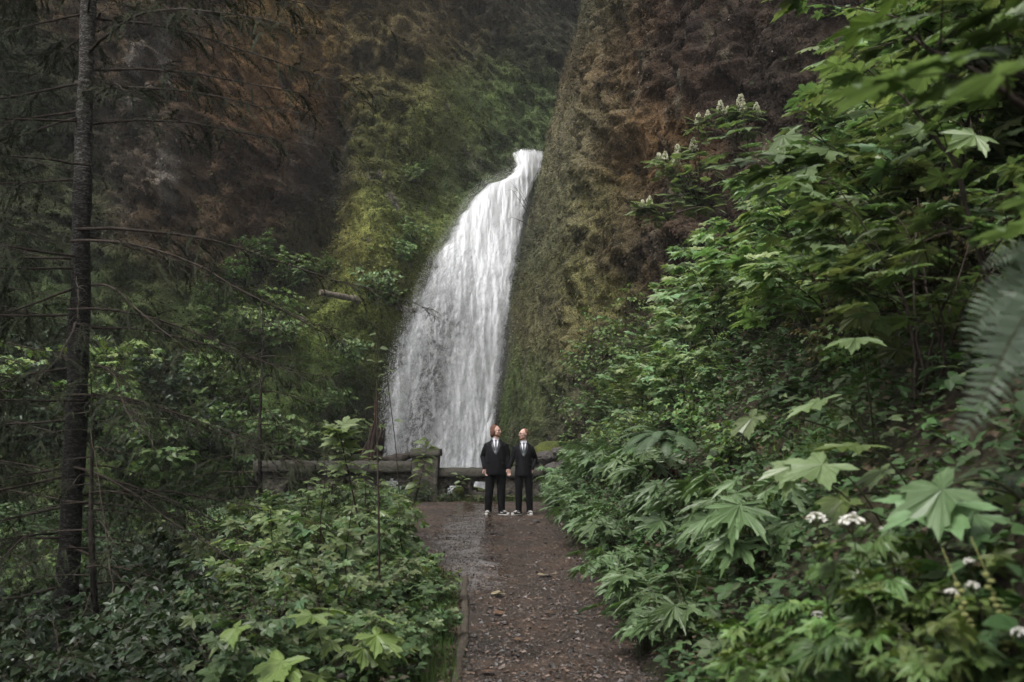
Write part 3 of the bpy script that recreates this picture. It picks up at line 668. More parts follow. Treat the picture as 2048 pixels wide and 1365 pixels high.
def fern(seed, n, L_, az0=None, spread=6.28, elev=(.5,1.3), **k):
    r_ = np.random.default_rng(seed); a, b = Geo(), Geo()
    for i in range(n):
        az = (az0 if az0 is not None else 0)+(i/n-.5)*spread+r_.uniform(-.2,.2)
        frond(a, b, (0,0,0), az, L_*r_.uniform(.7,1.1), r_.uniform(*elev), r_, sag=r_.uniform(.7,1.3), **k)
    return a, b

# ------------------------------------------------------------------ plants as things
THINGS = []      # (object, kind words, anchor height)
def plant(name, cat, desc, proto, loc, rz=0.0, sc=1.0, group=None, tilt=(0,0), top=.6, label=None):
    """proto = list of (part name, mesh)"""
    o = bpy.data.objects.new(name, None); COL.objects.link(o); o.empty_display_size = .2
    o.location = loc; o.rotation_euler = (tilt[0], tilt[1], rz); o.scale = (sc,)*3
    for pn, me in proto:
        c = link(pn, me, o)
    tag(o, None, cat, group); THINGS.append((o, desc, top*sc, label)); return o
def mk(fs, fm, sm, fn='foliage', sn='stems', extra=()):
    f, s = fs; return [(fn, f.mesh(fn, fm)), (sn, s.mesh(sn, sm, True))]+list(extra)

# right bank: tall shrubs with big pale lobed leaves
shr_pale = [mk(shrub(100+i, 2.0, 1.2, 11, T_PAL, .165, 6, .3, 6, flat=.30, droop=.25), M['leaf_pale'], M['twig']) for i in range(4)]
shr_small = [mk(shrub(120+i, 1.5, .95, 11, T_TRI+T_OV, .12, 7, .2, 7, flat=.5), M['leaf_mid'], M['twig']) for i in range(3)]
shr_tiny = [mk(shrub(140+i, 1.9, .8, 8, T_OV, .065, 9, .15, 10, flat=.8, srad=.010, leaf_sp=.6), M['leaf_mid'], M['twig']) for i in range(2)]
low_blue = [mk(rosette(160+i, 26, .62, T_PAL7, .21), M['leaf_blue'], M['stem']) for i in range(4)]
low_yel = [mk(shrub(180+i, .75, .5, 12, T_FING+T_PAL[:1], .125, 5, .3, 4, flat=.4, srad=.005), M['leaf_yellow'], M['stem']) for i in range(2)]
salmon = [mk(shrub(200+i, 1.25, .85, 12, T_TRI+T_PAL[:1], .135, 6, .15, 7, flat=.45), M['leaf_pale'], M['twig']) for i in range(4)]
sal_loose = [mk(shrub(210+i, 1.7, .8, 8, T_TRI+T_PAL, .15, 4, .3, 8, flat=.4), M['leaf_pale'], M['twig']) for i in range(2)]
bigleaf = [mk(rosette(220+i, 11, .75, T_PAL, .215, lean=.6, srad=.007), M['leaf_mid'], M['stem']) for i in range(2)]
far_green = [mk(shrub(240+i, 1.7, 1.2, 12, T_PAL3+T_OV, .14, 7, .15, 8, flat=.6), M['leaf_mid'], M['twig']) for i in range(3)]
far_dark = [mk(shrub(250+i, 1.5, 1.1, 12, T_PAL3+T_OV, .12, 7, .1, 8, flat=.6), M['leaf_dark_shaded'], M['twig']) for i in range(2)]
fern_p = [mk(fern(260+i, 16, .85), M['fern'], M['stem'], 'fronds', 'stalks') for i in range(2)]
def at(x, y, dz=0): return (x, y, float(G(x, y))+dz)
def U_(a, b): return float(rng.uniform(a, b))

# zones by real position: (x offset from the path edge, y)
G1 = 'tall lobed-leaf shrubs on the right bank'
spots = [(1.5,5.6,.8),(2.1,7.0,1.0),(1.9,8.6,.85),(2.9,6.4,1.1),(2.9,8.0,1.1),(3.3,9.6,1.15),(2.2,10.6,.8),(3.0,11.4,1.0),(4.0,10.6,1.15),(2.4,12.8,.85),(3.3,13.4,1.0),(4.4,12.6,1.1),(1.5,13.6,.7),(2.4,15.2,.95),(3.5,15.6,1.0),(4.6,15.0,1.05),
         (1.4,16.4,.75),(2.3,17.4,.9),(3.3,17.8,.95),(4.5,17.6,.95),(1.3,18.8,.8),(2.2,19.6,.9),(3.3,20.2,.85),(1.2,21.2,.8),(2.1,22.0,.8),(3.9,8.8,1.2),(5.0,11.2,1.2),(5.3,14.0,1.1),(1.0,23.4,.62),(1.9,23.9,.6),(3.0,22.4,.6),(3.9,6.6,1.2)]
for i, (dx, y, s) in enumerate(spots):
    if y > 18: dx += .45; s *= .82
    x = edgeR(y)+dx
    plant('lobed_leaf_shrub', 'shrub', ('tall shrub of big pale lobed leaves','leafy shrub of drooping pale maple-like leaves','open shrub of layered pale leaves','dense shrub of overlapping pale leaves')[i%4],
          shr_pale[i%4], at(x, y, -.05), U_(0,6.28), s*U_(.92,1.08), G1, (U_(-.08,.08), -U_(.05,.25)), 1.6)
# right edge row: low blue-green lobed plants
G2 = 'low broad-leaved plants along the right edge of the path'
k = 0
for y in np.arange(6.4, 24.4, .78):
    for row in ((.22, .85), (.70, 1.0)):
        yy_ = y+U_(-.2,.2); x = edgeR(yy_)+row[0]+U_(-.08,.12)-.10*(y < 12)
        s = row[1]*U_(.85,1.1)*(1.12 if y < 14 else 1.0)
        plant('broad_leaf_plant', 'plant', ('low plant of deeply cut blue-green leaves','low clump of toothed dark green leaves','arching plant of broad cut leaves')[k%3], low_blue[k%4], at(x, yy_, -.02), U_(0,6.28), s, G2, (0, U_(-.15,.05)), .5); k += 1
# small bushes in between on the right bank
G3 = 'small-leaved bushes on the right bank'
for i, (dx, y, s) in enumerate([(1.1,9.2,.45),(1.25,11.8,.5),(1.9,14.2,.55),(1.1,15.0,.5),(2.7,5.0,.7),(3.4,7.4,.9),(4.4,8.2,.9),(1.7,7.6,.45),(2.6,9.6,.6),(.95,17.6,.5),(3.6,4.4,.9),(3.0,14.6,.7),(4.6,9.8,1.0)]):
    plant('leafy_bush', 'bush', ('bushy small-leaved undergrowth bush','mid green bush with three-part leaves','spreading bush of small leaflets')[i%3], shr_small[i%3], at(edgeR(y)+dx, y, -.05), U_(0,6.28), s, G3, (0,-.1), 1.1)
# dry brownish bushes high on the right
dry = [mk(shrub(270+i, 1.1, .7, 10, T_OV, .06, 9, .2, 8, flat=.9, leaf_sp=.6), M['leaf_dry'], M['twig']) for i in range(2)]
for i, (px, py, t) in enumerate([(1850,600,5.6),(1760,650,6.5),(1690,740,7.4),(1990,560,5.0)]):
    p, t = hit(px, py); plant('dry_bush', 'bush', 'sparse yellow-brown bush of fading leaves', dry[i%2], (p[0], p[1], min(float(G(p[0],p[1])), p[2])-.05), U_(0,6), .75, 'fading yellow-brown bushes on the right bank', (0,-.2), .7)
# slender multi-stemmed shrubs against the right cliff
for i, (x, y, s) in enumerate([(2.05,25.0,1.25),(2.5,23.6,1.2),(1.7,25.4,1.0),(2.9,24.2,1.5),(2.2,24.2,1.7)]):
    plant('slender_shrub', 'shrub', 'slender shrub of thin stems and tiny leaves', shr_tiny[i%2], at(x, y, .3), U_(0,6.28), s, 'slender shrubs against the right cliff foot', (0, -.12), 1.6)
# foreground yellow-green fingered plants at the lower right
G4 = 'yellow-green fingered plants in the right foreground'
for i, (px, py, t, s) in enumerate([(1590,1260,4.0,1.0),(1700,1230,3.8,1.0),(1850,1180,3.5,.9),(1530,1330,4.0,.8),(1680,1330,3.4,.8),(1810,1330,3.2,.8),(1930,1320,3.0,.7)]):
    p = P(px, py, t); z = float(G(p[0], p[1])); z = min(z, p[2]-.25)
    plant('fingered_leaf_plant', 'plant', 'bright plant of narrow fingered leaflets', low_yel[i%2], (p[0], p[1], z), U_(0,6.28), max(.7, (p[2]-z)/.62), G4, (0,-.1), .6)
# big single leaves: plants with few very broad leaves
def broad_plant(px, py, t, n, lsize, label, seed, mat_, rootpx=None):
    """leaf blades near a point, joined by stalks to a root on the bank"""
    r_ = np.random.default_rng(seed); c = P(px, py, t); rp = P(*rootpx, t*1.03) if rootpx else None
    root = np.array([c[0]+.35, c[1]+.15, 0]) if rp is None else np.array([rp[0], rp[1], 0]); root[2] = float(G(root[0], root[1]))-.03
    o = bpy.data.objects.new('broad_leaf_plant', None); COL.objects.link(o); o.location = root
    sg = Geo()
    for i in range(n):
        off = np.array([0,0,0]) if i == 0 else np.array([r_.normal(0,.14), r_.normal(0,.12), r_.normal(0,.09)])*t/3.5
        e = c+off-root; mid_ = e*.5+np.array([.04,.02,.12]); s_ = np.linspace(0,1,8)[:,None]
        tube(sg, (1-s_)**2*0+2*s_*(1-s_)*mid_+s_**2*e, np.linspace(.007,.003,8), 5, cap=False)
        fg = Geo(); az = r_.uniform(2.2,4.4) if i else 3.3
        fg.batch(T_PAL[i%3], np.array([e]), np.array([[math.cos(az), math.sin(az)*.6-.2, -.35+r_.normal(0,.15)]]), unit(np.array([[-.25+r_.normal(0,.15), -.35+r_.normal(0,.2), 1.0]])), lsize*(1 if i == 0 else r_.uniform(.6,.95)), np.array([[1,1,1]])*r_.uniform(.85,1.1))
        link('leaf', fg.mesh('leaf', mat_), o)
    link('stems', sg.mesh('stems', M['stem'], True), o)
    tag(o, label, 'plant'); return o
broad_plant(1900,1000,3.4,4,.27,'plant with one very large dark green maple-like leaf at the right edge', 1, M['leaf_blue'])
broad_plant(1655,925,4.4,3,.24,'plant holding pale broad lobed leaves above the white flower heads', 2, M['leaf_pale'])
broad_plant(1720,890,4.6,2,.24,'plant with upright folded young leaves in the middle of the right bank', 3, M['leaf_mid'])
broad_plant(1640,800,5.6,3,.24,'plant with light green lobed leaves before the dark hollow of the bank', 4, M['leaf_pale'])
# overhanging branches at the upper right, close to the camera
def overhang(seed, pts, leaves, lsize, label, mat_, thick=.018):
    r_ = np.random.default_rng(seed); g0 = np.array([P(*q) for q in pts])
    s_ = np.linspace(0, 1, 20); k_ = np.linspace(0, 1, len(g0)); c = np.stack([np.interp(s_, k_, g0[:,j]) for j in range(3)], 1)
    c += np.cumsum(r_.normal(0,.006,(20,3)),0)
    root = c[0].copy(); o = bpy.data.objects.new('overhanging_shrub', None); COL.objects.link(o); o.location = root; c = c-root
    sg, fg = Geo(), Geo(); tube(sg, c, np.linspace(thick, .004, 20), 6, cap=False); P_,T_,N_,S_ = [],[],[],[]
    for i in range(leaves):
        q = r_.uniform(.25,1)*18.9; a_ = int(q); p = c[a_]+(c[a_+1]-c[a_])*(q-a_)
        d = np.array([r_.normal(-.3,.8), r_.normal(-.1,.8), r_.uniform(-.2,.7)]); d = unit(d)*lsize*r_.uniform(.6,1.8)
        tube(sg, [p, p+d*.6+np.array([0,0,.02]), p+d], [.004,.0025,.002], 4, cap=False)
        P_.append(p+d); T_.append([d[0]-.3, d[1]*.7, -.2*lsize-abs(r_.normal(0,.1))*lsize*3]); N_.append([r_.normal(-.1,.3), r_.normal(-.1,.3), 1]); S_.append(lsize*r_.uniform(.6,1.15))
    P_,T_,N_,S_ = map(np.array, (P_,T_,N_,S_))
    k = r_.integers(0,3,len(P_))
    for i in range(3):
        if (k == i).any(): fg.batch(T_PAL[i], P_[k==i], unit(T_[k==i]), unit(N_[k==i]), S_[k==i], np.ones(((k==i).sum(),3))*r_.uniform(.85,1.15,((k==i).sum(),1)))
    link('branch', sg.mesh('branch', M['twig'], True), o); link('foliage', fg.mesh('foliage', mat_), o)
    tag(o, label, 'shrub'); return o
overhang(11, [(2500,900,2.6),(2250,350,2.4),(2060,180,2.2),(1960,130,2.2)], 13, .16, 'close branch with large blurred pale leaves reaching in from the right border', M['leaf_pale'])
overhang(12, [(2300,500,3.2),(2080,160,3.2),(1900,110,3.4),(1820,60,3.6)], 18, .17, 'dark leafy branch hanging over the top right corner', M['leaf_mid'])
overhang(13, [(2000,700,5.0),(1900,330,5.0),(1790,200,5.2),(1700,130,5.4)], 34, .17, 'branch of pale leaves reaching up before the dark red wall', M['leaf_pale'])
overhang(14, [(1850,800,6.6),(1720,520,6.6),(1600,360,6.8),(1480,300,7.0)], 46, .19, 'arching branch of broad leaves pointing at the white flower spikes', M['leaf_pale'])
overhang(15, [(2400,300,3.0),(2150,-60,3.0),(1980,-50,3.2),(1850,-20,3.3)], 14, .18, 'topmost dark branch entering over the upper right corner', M['leaf_mid'])
# ferns
def fern_at(px, py, t, n, L_, label, seed, m_, rz=0, tilt=(0,0), az0=None, spread=6.28, elev=(.4,1.2), width=.17, npin=26):
    p = P(px, py, t); o = bpy.data.objects.new('sword_fern', None); COL.objects.link(o); o.location = p; o.rotation_euler = (*tilt, rz)
    a, b = fern(seed, n, L_, az0, spread, elev, width=width, npin=npin)
    link('fronds', a.mesh('fronds', m_), o); link('stalks', b.mesh('stalks', M['stem'], True), o); tag(o, label, 'fern', None); return o
def hanging_fern(fr, label, t):
    o = bpy.data.objects.new('sword_fern', None); COL.objects.link(o); root = P(2130, 560, t); o.location = root; a, b_ = Geo(), Geo(); r_ = np.random.default_rng(31)
    for pts, wd in fr:
        g0 = np.array([P(*q) for q in pts])-root; s_ = np.linspace(0,1,26); k_ = np.linspace(0,1,len(g0)); c = np.stack([np.interp(s_,k_,g0[:,j]) for j in range(3)],1)
        for _ in range(3): c[1:-1] = (c[:-2]+c[1:-1]*2+c[2:])/4
        tube(b_, c, np.linspace(.003,.001,26), 5, cap=False); P_,T_,N_,S_ = [],[],[],[]
        for i in range(26):
            q = 1+i/26*23.9; k = int(q); p = c[k]+(c[k+1]-c[k])*(q-k); tg = unit(c[k+1]-c[k]); view = unit(-(p+root-np.array([0,-.6,CAMZ+.6]))); sd = unit(np.cross(tg, view))
            w = wd*(math.sin(min(1,(i+3)/10)*math.pi/2))*(1-(i/26)**2.2)+.006
            for sg in (-1,1): P_.append(p); T_.append(sd*sg+tg*.30+r_.normal(0,.06,3)+np.array([0,0,-.12])); N_.append(view+r_.normal(0,.18,3)); S_.append(w)
        pin = (np.array([[-.10,0,0],[.13,.02,0],[.12,.5,.04],[-.08,.5,.04],[0.05,1,-.10]]), np.array([[0,1,2],[0,2,3],[3,2,4]]))
        a.batch(pin, np.array(P_), unit(np.array(T_)), unit(np.array(N_)), np.array(S_), np.full((len(P_),3),1.0)*r_.uniform(.8,1.15))
    link('fronds', a.mesh('fronds', M['fern_grey']), o); link('stalks', b_.mesh('stalks', M['stem'], True), o); tag(o, label, 'fern')
hanging_fern([([(2130,560,2.4),(2060,610,2.3),(2010,700,2.25),(1965,810,2.2),(1900,900,2.2)],.085),([(2130,560,2.5),(2070,560,2.5),(2000,590,2.5),(1950,650,2.5),(1925,740,2.5)],.07),([(2130,560,2.3),(2110,640,2.2),(2085,740,2.1),(2060,860,2.1)],.08),([(2130,560,2.5),(2100,520,2.6),(2030,500,2.7),(1960,540,2.7)],.06)], 'large grey-green sword fern hanging close at the right border', 2.4)
fern_at(1330,880,hit(1325,1005)[1]-.25,18,.62,'dark drooping sword fern over the reddish root mass', 32, M['fern'], az0=3.6, spread=3.6, elev=(.2,1.0))
fern_at(1480,900,hit(1480,900)[1]-.1,8,.55,'small bright fern before the hollow of the right bank', 33, M['fern'], elev=(.2,.7))
fern_at(2060,950,3.9,7,.35,'dark fern beneath the hanging grey fern', 34, M['fern'], az0=3.2, spread=2.4, elev=(0,.5))
fern_at(1600,800,hit(1600,800)[1]-.1,9,.5,'fern tucked below the pale shrubs on the right bank', 35, M['fern'])
# reddish root mass below the fern on the right bank
g = Geo(); r_ = np.random.default_rng(41)
b0 = hit(1325,1005)[0]; b0[2] -= .12
for i in range(60):
    a0 = r_.uniform(-.45,.45); c = np.stack([np.linspace(a0*.7, a0, 7)+r_.normal(0,.03,7), -.2-np.linspace(0,.15,7)+r_.normal(0,.04,7)-r_.uniform(0,.2), np.linspace(1.15, -.35, 7)], 1); tube(g, c, np.linspace(.035,.012,7)*r_.uniform(.4,1.4), 5, cap=False)
tube(g, [[.1,.15,-.3],[.05,.1,.4],[0,.1,1.0],[0,.12,1.3]], [.5,.46,.38,.1], 12, ecc=[.6]*4)
o = link('root_mass', (lambda gg_: ([gg_.v.__setitem__(i_, v_*.42) for i_, v_ in enumerate(gg_.v)], gg_)[1])(g).mesh('root_mass', mat('reddish_root', (.06,.032,.02), .9, .2, noise=(9,(.03,.022,.016),.1,5), bump=1, bscale=15), True), loc=b0)
tag(o, 'reddish brown mass of roots and peat under the dark fern', 'root mass')

# white flower heads, lower right
def flower_head(px, py, t, s, label, seed):
    r_ = np.random.default_rng(seed); c = P(px, py, t); root = np.array([c[0]+.06, c[1]+.05, 0]); root[2] = float(G(root[0], root[1]))-.02
    if root[2] > c[2]-.1: root[2] = c[2]-.3
    o = bpy.data.objects.new('white_flower', None); COL.objects.link(o); o.location = root; e = c-root
    sg = Geo(); s_ = np.linspace(0,1,8)[:,None]; cv = 2*s_*(1-s_)*(e*.5+np.array([.03,0,.06]))+s_**2*e
    tube(sg, cv, np.linspace(.005,.0025,8), 5, cap=False)
    fg = Geo(); n = 46; th = r_.random(n)*6.28; q = np.sqrt(r_.random(n))
    Pp = np.stack([np.cos(th)*q, np.sin(th)*q, .95*np.sqrt(1-q*q*.95)+r_.normal(0,.06,n)], 1)*s*1.35
    for p in Pp[:16]: tube(sg, [e-np.array([0,0,s*.8]), e+p], [.0012,.0009], 3, cap=False)
    pet = merge([xf(ovate(.42,.12,-.1), a, 1, (0,0,0), .25) for a in np.arange(5)*6.283/5])
    fg.batch(pet, e+Pp, unit(r_.normal(0,1,(n,3))*np.array([1,1,.2])), unit(np.stack([Pp[:,0],Pp[:,1]-.2*s,Pp[:,2]+.3*s],1)), s*r_.uniform(.26,.38,n), np.ones((n,3)))
    lf = Geo(); m_ = 9; ii = r_.integers(1,6,m_); an = r_.random(m_)*6.28
    lf.batch(T_TRI[0], cv[ii], np.stack([np.cos(an),np.sin(an),r_.uniform(-.2,.3,m_)],1), np.tile([[0,0,1.0]],(m_,1))+r_.normal(0,.2,(m_,3)), r_.uniform(.07,.12,m_), np.ones((m_,3)))
    link('petals', fg.mesh('petals', M['flower'], True), o); link('stem', sg.mesh('stem', M['stem'], True), o); link('foliage', lf.mesh('foliage', M['leaf_mid']), o)
    tag(o, label, 'flower', 'white flower heads in the right foreground')
for i, (px, py, t, s, lb) in enumerate([(1633,1046,3.7,.026,'round white flower head, leftmost of the tall ones beside the grass'),(1703,1056,3.6,.034,'widest white domed flower head right of the round one'),(1771,1063,3.6,.016,'small white flower head below the very large dark leaf'),
      (1722,1152,3.9,.018,'small white flower low under the widest flower head'),(1750,1147,3.9,.018,'small white flower touching the low one, slightly higher'),(1904,1190,3.0,.014,'tiny white blossom above the yellow-green plants, nearer the centre'),(1945,1180,2.9,.015,'tiny white blossom beside the pale catkin string'),
      (1873,1270,3.0,.014,'tiny white blossom among the lowest yellow-green leaves'),(2040,1272,2.6,.016,'tiny white blossom cut by the right border'),(1938,1128,3.0,.012,'tiny white blossom in the dark below the very large leaf'),(1635,1235,3.7,.016,'small pink-white flower between two fingered plants')]):
    flower_head(px, py, t, s, lb, 500+i)
# small yellow-green catkin strings at the far lower right
for i, (px, py, t) in enumerate([(1975,1150,2.8),(1915,1170,2.9)]):
    c = P(px,py,t); g = Geo(); r_ = np.random.default_rng(60+i)
    for k in range(13):
        p = c+np.array([.012*k*.35+r_.normal(0,.004), r_.normal(0,.004), -.017*k]); v, f = stone_tpl(k, 1)
        g.add(v*np.array([.011,.011,.014])+p, f)
    tube(g, [c+np.array([-.02,.05,.1]), c, c+np.array([.05,0,-.22])], [.002,.002,.001], 4, cap=False)
    o = link('hanging_catkin', g.mesh('hanging_catkin', mat('catkin', (.30,.31,.12), .8, .2, .2), True)); tag(o, ('longer hanging string of yellow-green buds at lower right','shorter hanging string of yellow-green buds, nearer the path')[i], 'catkin', 'hanging bud strings')

# flowering shrub on the right cliff: white spikes
def elder(seed, stems, label):
    r_ = np.random.default_rng(seed); base = P(*stems[0]); o = bpy.data.objects.new('flowering_shrub', None); COL.objects.link(o); o.location = base
    sg, fg, pg = Geo(), Geo(), Geo()
    for q in stems[1:]:
        e = P(*q[:3])-base; s_ = np.linspace(0,1,9)[:,None]; cv = 2*s_*(1-s_)*(e*.5+np.array([0,-.1,.15]))+s_**2*e
        tube(sg, cv, np.linspace(.02,.006,9), 4, cap=False)
        for k in range(16):
            a_ = 8-min(7, int(abs(r_.normal(0,2.4)))); an = r_.random()*6.28; d = np.array([math.cos(an), math.sin(an), r_.uniform(-.3,.4)])*r_.uniform(.05,.25)
            fg.batch(T_PIN[0], np.array([cv[a_]+d*.3]), np.array([d]), unit(np.array([[r_.normal(0,.4), -.4, 1]])), r_.uniform(.2,.34), np.ones((1,3))*r_.uniform(.8,1.3))
        if q[3]:
            h_ = q[3]; n = 70; t_ = r_.random(n); an = r_.random(n)*6.28; rad = h_*.33*(1-t_)**.7+.01
            v, f = stone_tpl(3, 0); pos = cv[-1]+np.stack([np.cos(an)*rad, np.sin(an)*rad, t_*h_],1)
            pg = Geo(); pg.batch((v, f), pos, unit(r_.normal(0,1,(n,3))), unit(r_.normal(0,1,(n,3))), r_.uniform(.018,.034,n), np.ones((n,3))*r_.uniform(.75,1.1,(n,1))); link('flower_spike', pg.mesh('flower_spike', M['cream']), o)
    link('stems', sg.mesh('stems', M['twig'], True), o); link('foliage', fg.mesh('foliage', M['leaf_pale']), o)
    tag(o, label, 'flowering shrub', 'white-spiked shrubs on the right cliff')
TT = 19.0
elder(71, [(1400,425,TT),(1397,250,TT,.22),(1387,300,TT,.24),(1355,310,TT,.2),(1330,320,TT,.16),(1318,325,TT,.18),(1353,330,TT,.22),(1317,355,TT,.15),(1375,375,TT,.26),(1365,400,TT,.2),(1420,330,TT,0),(1340,390,TT,0),(1420,400,TT,0)], 'shrub with a cluster of white flower spikes around its tall green stem')
elder(72, [(1470,300,TT),(1416,240,TT,.18),(1441,224,TT,.22),(1455,230,TT,.16),(1482,218,TT,.3),(1487,228,TT,.24),(1513,226,TT,.2),(1500,260,TT,0)], 'highest shrub with white flower spikes, on the dark red wall')
elder(73, [(1330,440,TT-.3),(1285,418,TT-.3,.16),(1299,412,TT-.3,.18),(1310,440,TT-.3,0),(1423,415,TT-.3,0)], 'lowest shrub with two small white flower spikes')

r_ = np.random.default_rng(74); base = P(1078,470,38.5); g = Geo()
for k in range(9):
    e = np.array([r_.uniform(-1.1,.1), r_.uniform(-.3,.3), r_.uniform(.6,1.9)]); s_ = np.linspace(0,1,8)[:,None]; cv = 2*s_*(1-s_)*(e*.5+np.array([0,0,.2]))+s_**2*e; tube(g, cv, np.linspace(.018,.006,8), 4, cap=False)
    for m_ in range(8):
        j = r_.integers(2,8); d = unit(r_.normal(0,1,3)+np.array([-.3,0,.5]))*r_.uniform(.15,.5); tube(g, [cv[j], cv[j]+d*.5, cv[j]+d], [.007,.005,.003], 3, cap=False)
o = link('bare_shrub', g.mesh('bare_shrub', M['twig'], True), loc=base); tag(o, 'bare twiggy shrub leaning from the right cliff over the upper fall', 'shrub')

# left side: leafy shrubs beside the path, down the slope
G5 = 'salmonberry-like shrubs on the left of the path'
ls = [(.30,7.9,.38),(.28,9.6,.42),(.35,11.2,.45),(.55,6.8,.50),(1.2,6.4,.55),(1.0,7.8,.70),(1.8,7.3,.7),(.7,8.9,.60),(1.5,9.0,.85),(2.3,8.6,.8),(.55,10.2,.55),(1.2,10.6,.85),(2.0,10.4,.95),(2.9,10.0,.9),(.7,12.0,.85),(1.5,12.4,1.0),(2.4,12.2,1.0),(3.3,12.6,.9),(.5,14.2,.8),(1.2,14.8,1.05),(2.1,14.6,1.1),(3.1,15.2,1.0),
      (.6,16.6,1.0),(1.5,17.2,1.2),(2.5,17.6,1.15),(3.6,17.4,1.0),(.7,19.4,.75),(1.6,19.8,1.0),(2.7,20.2,1.05),(.6,21.6,.6),(1.5,22.2,.8),(2.7,22.6,.85),(3.8,21.0,.9),(.45,23.2,.4),(1.8,8.0,.6),(2.6,7.2,.6)]
for i, (dx, y, s) in enumerate(ls):
    s *= (.80 if dx < 1.0 else .95); dx += .40*(y > 12.5)
    plant('leafy_shrub', 'shrub', ('bright green shrub of three-part leaves','fresh green shrub with toothed leaves','light green bramble-like shrub','leafy green shrub with upright shoots')[i%4], (salmon+sal_loose)[i%6 if dx > 1 and y < 13 else i%4] if proj((edgeL(y)-dx,y,0))[0] > 470 else far_dark[i%2], at(edgeL(y)-dx, y, -.05), U_(0,6.28), s*U_(.95,1.1), G5, (0, U_(-.1,.15)), 1.0)  # far-left shrubs take the dark leaf with shade painted in
for i, (px, py, t, s) in enumerate([(640,1320,6.0,1.0),(720,1300,6.3,.75),(540,1345,6.3,.8)]):
    p = P(px,py,t); plant('large_leaf_plant', 'plant', 'plant with very large pale green toothed leaves', bigleaf[i%2], (p[0], p[1], min(p[2]-.35, float(G(p[0],p[1])))), U_(0,6), 1.0*s, 'large-leaved plants at the lower left of the path', (0,0), .7)
# tall thin upright leafy shoots
def shoot(pts, lsize, n, label, seed, tpl, thick=.012, from_=.4):
    r_ = np.random.default_rng(seed); g0 = np.array([P(*q) for q in pts]); root = g0[0].copy(); s_ = np.linspace(0,1,24); k_ = np.linspace(0,1,len(g0))
    c = np.stack([np.interp(s_,k_,g0[:,j]) for j in range(3)],1)-root
    o = bpy.data.objects.new('upright_shoot', None); COL.objects.link(o); o.location = root
    sg, fg = Geo(), Geo(); tube(sg, c, np.linspace(thick,.003,24), 5, cap=False)
    for i in range(n):
        q = (from_+(1-from_)*(i+.5)/n)*22.9; a_ = int(q); p = c[a_]+(c[a_+1]-c[a_])*(q-a_); an = i*2.4+r_.uniform(-.4,.4); d = np.array([math.cos(an), math.sin(an), .35])
        fg.batch(tpl, np.array([p+d*lsize*.2]), np.array([[d[0],d[1],r_.uniform(-.3,.4)]]), unit(np.array([[r_.normal(0,.3),r_.normal(0,.3)-.2,1]])), lsize*r_.uniform(.7,1.15), np.ones((1,3))*r_.uniform(.85,1.2))
    link('stem', sg.mesh('stem', M['twig'], True), o); link('foliage', fg.mesh('foliage', M['leaf_pale']), o); tag(o, label, 'shoot', 'tall leafy shoots left of the path')
shoot([(800,1080,12.5),(830,1000,12.4),(848,930,12.3),(855,880,12.3)], .15, 34, 'upright leafy shoot in front of the bridge pillar', 81, T_OV[0])
shoot([(760,1330,8.4),(757,1000,8.4),(753,800,8.5),(756,655,8.6)], .10, 10, 'tall bare thin stem rising before the left side of the waterfall', 82, T_OV[0], from_=.35)
for i, (x0, y0, t0, x1, y1) in enumerate([(640,1120,10.0,655,930),(560,1150,9.5,540,1010),(610,1090,11,625,960),(690,1200,8.6,705,1010),(585,1230,8.0,600,1080),(810,1130,10.5,800,1010),(660,1010,13,690,880),(730,1010,13.5,745,900)]):
    shoot([(x0,y0,t0),((x0+x1)/2-6,(y0+y1)/2,t0),(x1,y1,t0)], .15, 16, ('leafy shoot above the shrubs nearest the broken snag','outermost leafy shoot toward the dark trees','slim leafy shoot between two taller ones','low leafy shoot in the middle of the left shrubs','lowest leafy shoot at the left of the shrubs','leafy shoot nearest the path among the left shrubs','tall leafy shoot in front of the parapet, left one','tall leafy shoot in front of the parapet coping')[i], 830+i, T_TRI[0], .009, .25)
shoot([(725,1080,10.5),(700,960,10.4),(682,880,10.4),(676,850,10.4)], .19, 22, 'leafy shoot left of the tall bare stem', 83, T_PAL[0])
shoot([(905,1005,24.2),(900,985,24.1),(925,965,24.0),(918,950,24.0)], .20, 10, 'small sprig growing against the right part of the parapet', 84, T_OV[0])
shoot([(800,1000,12.0),(790,880,12.0),(775,760,12.0),(770,720,12.0)], .10, 8, 'thin stem with a few leaves crossing the foot of the fall', 85, T_OV[0], .007)

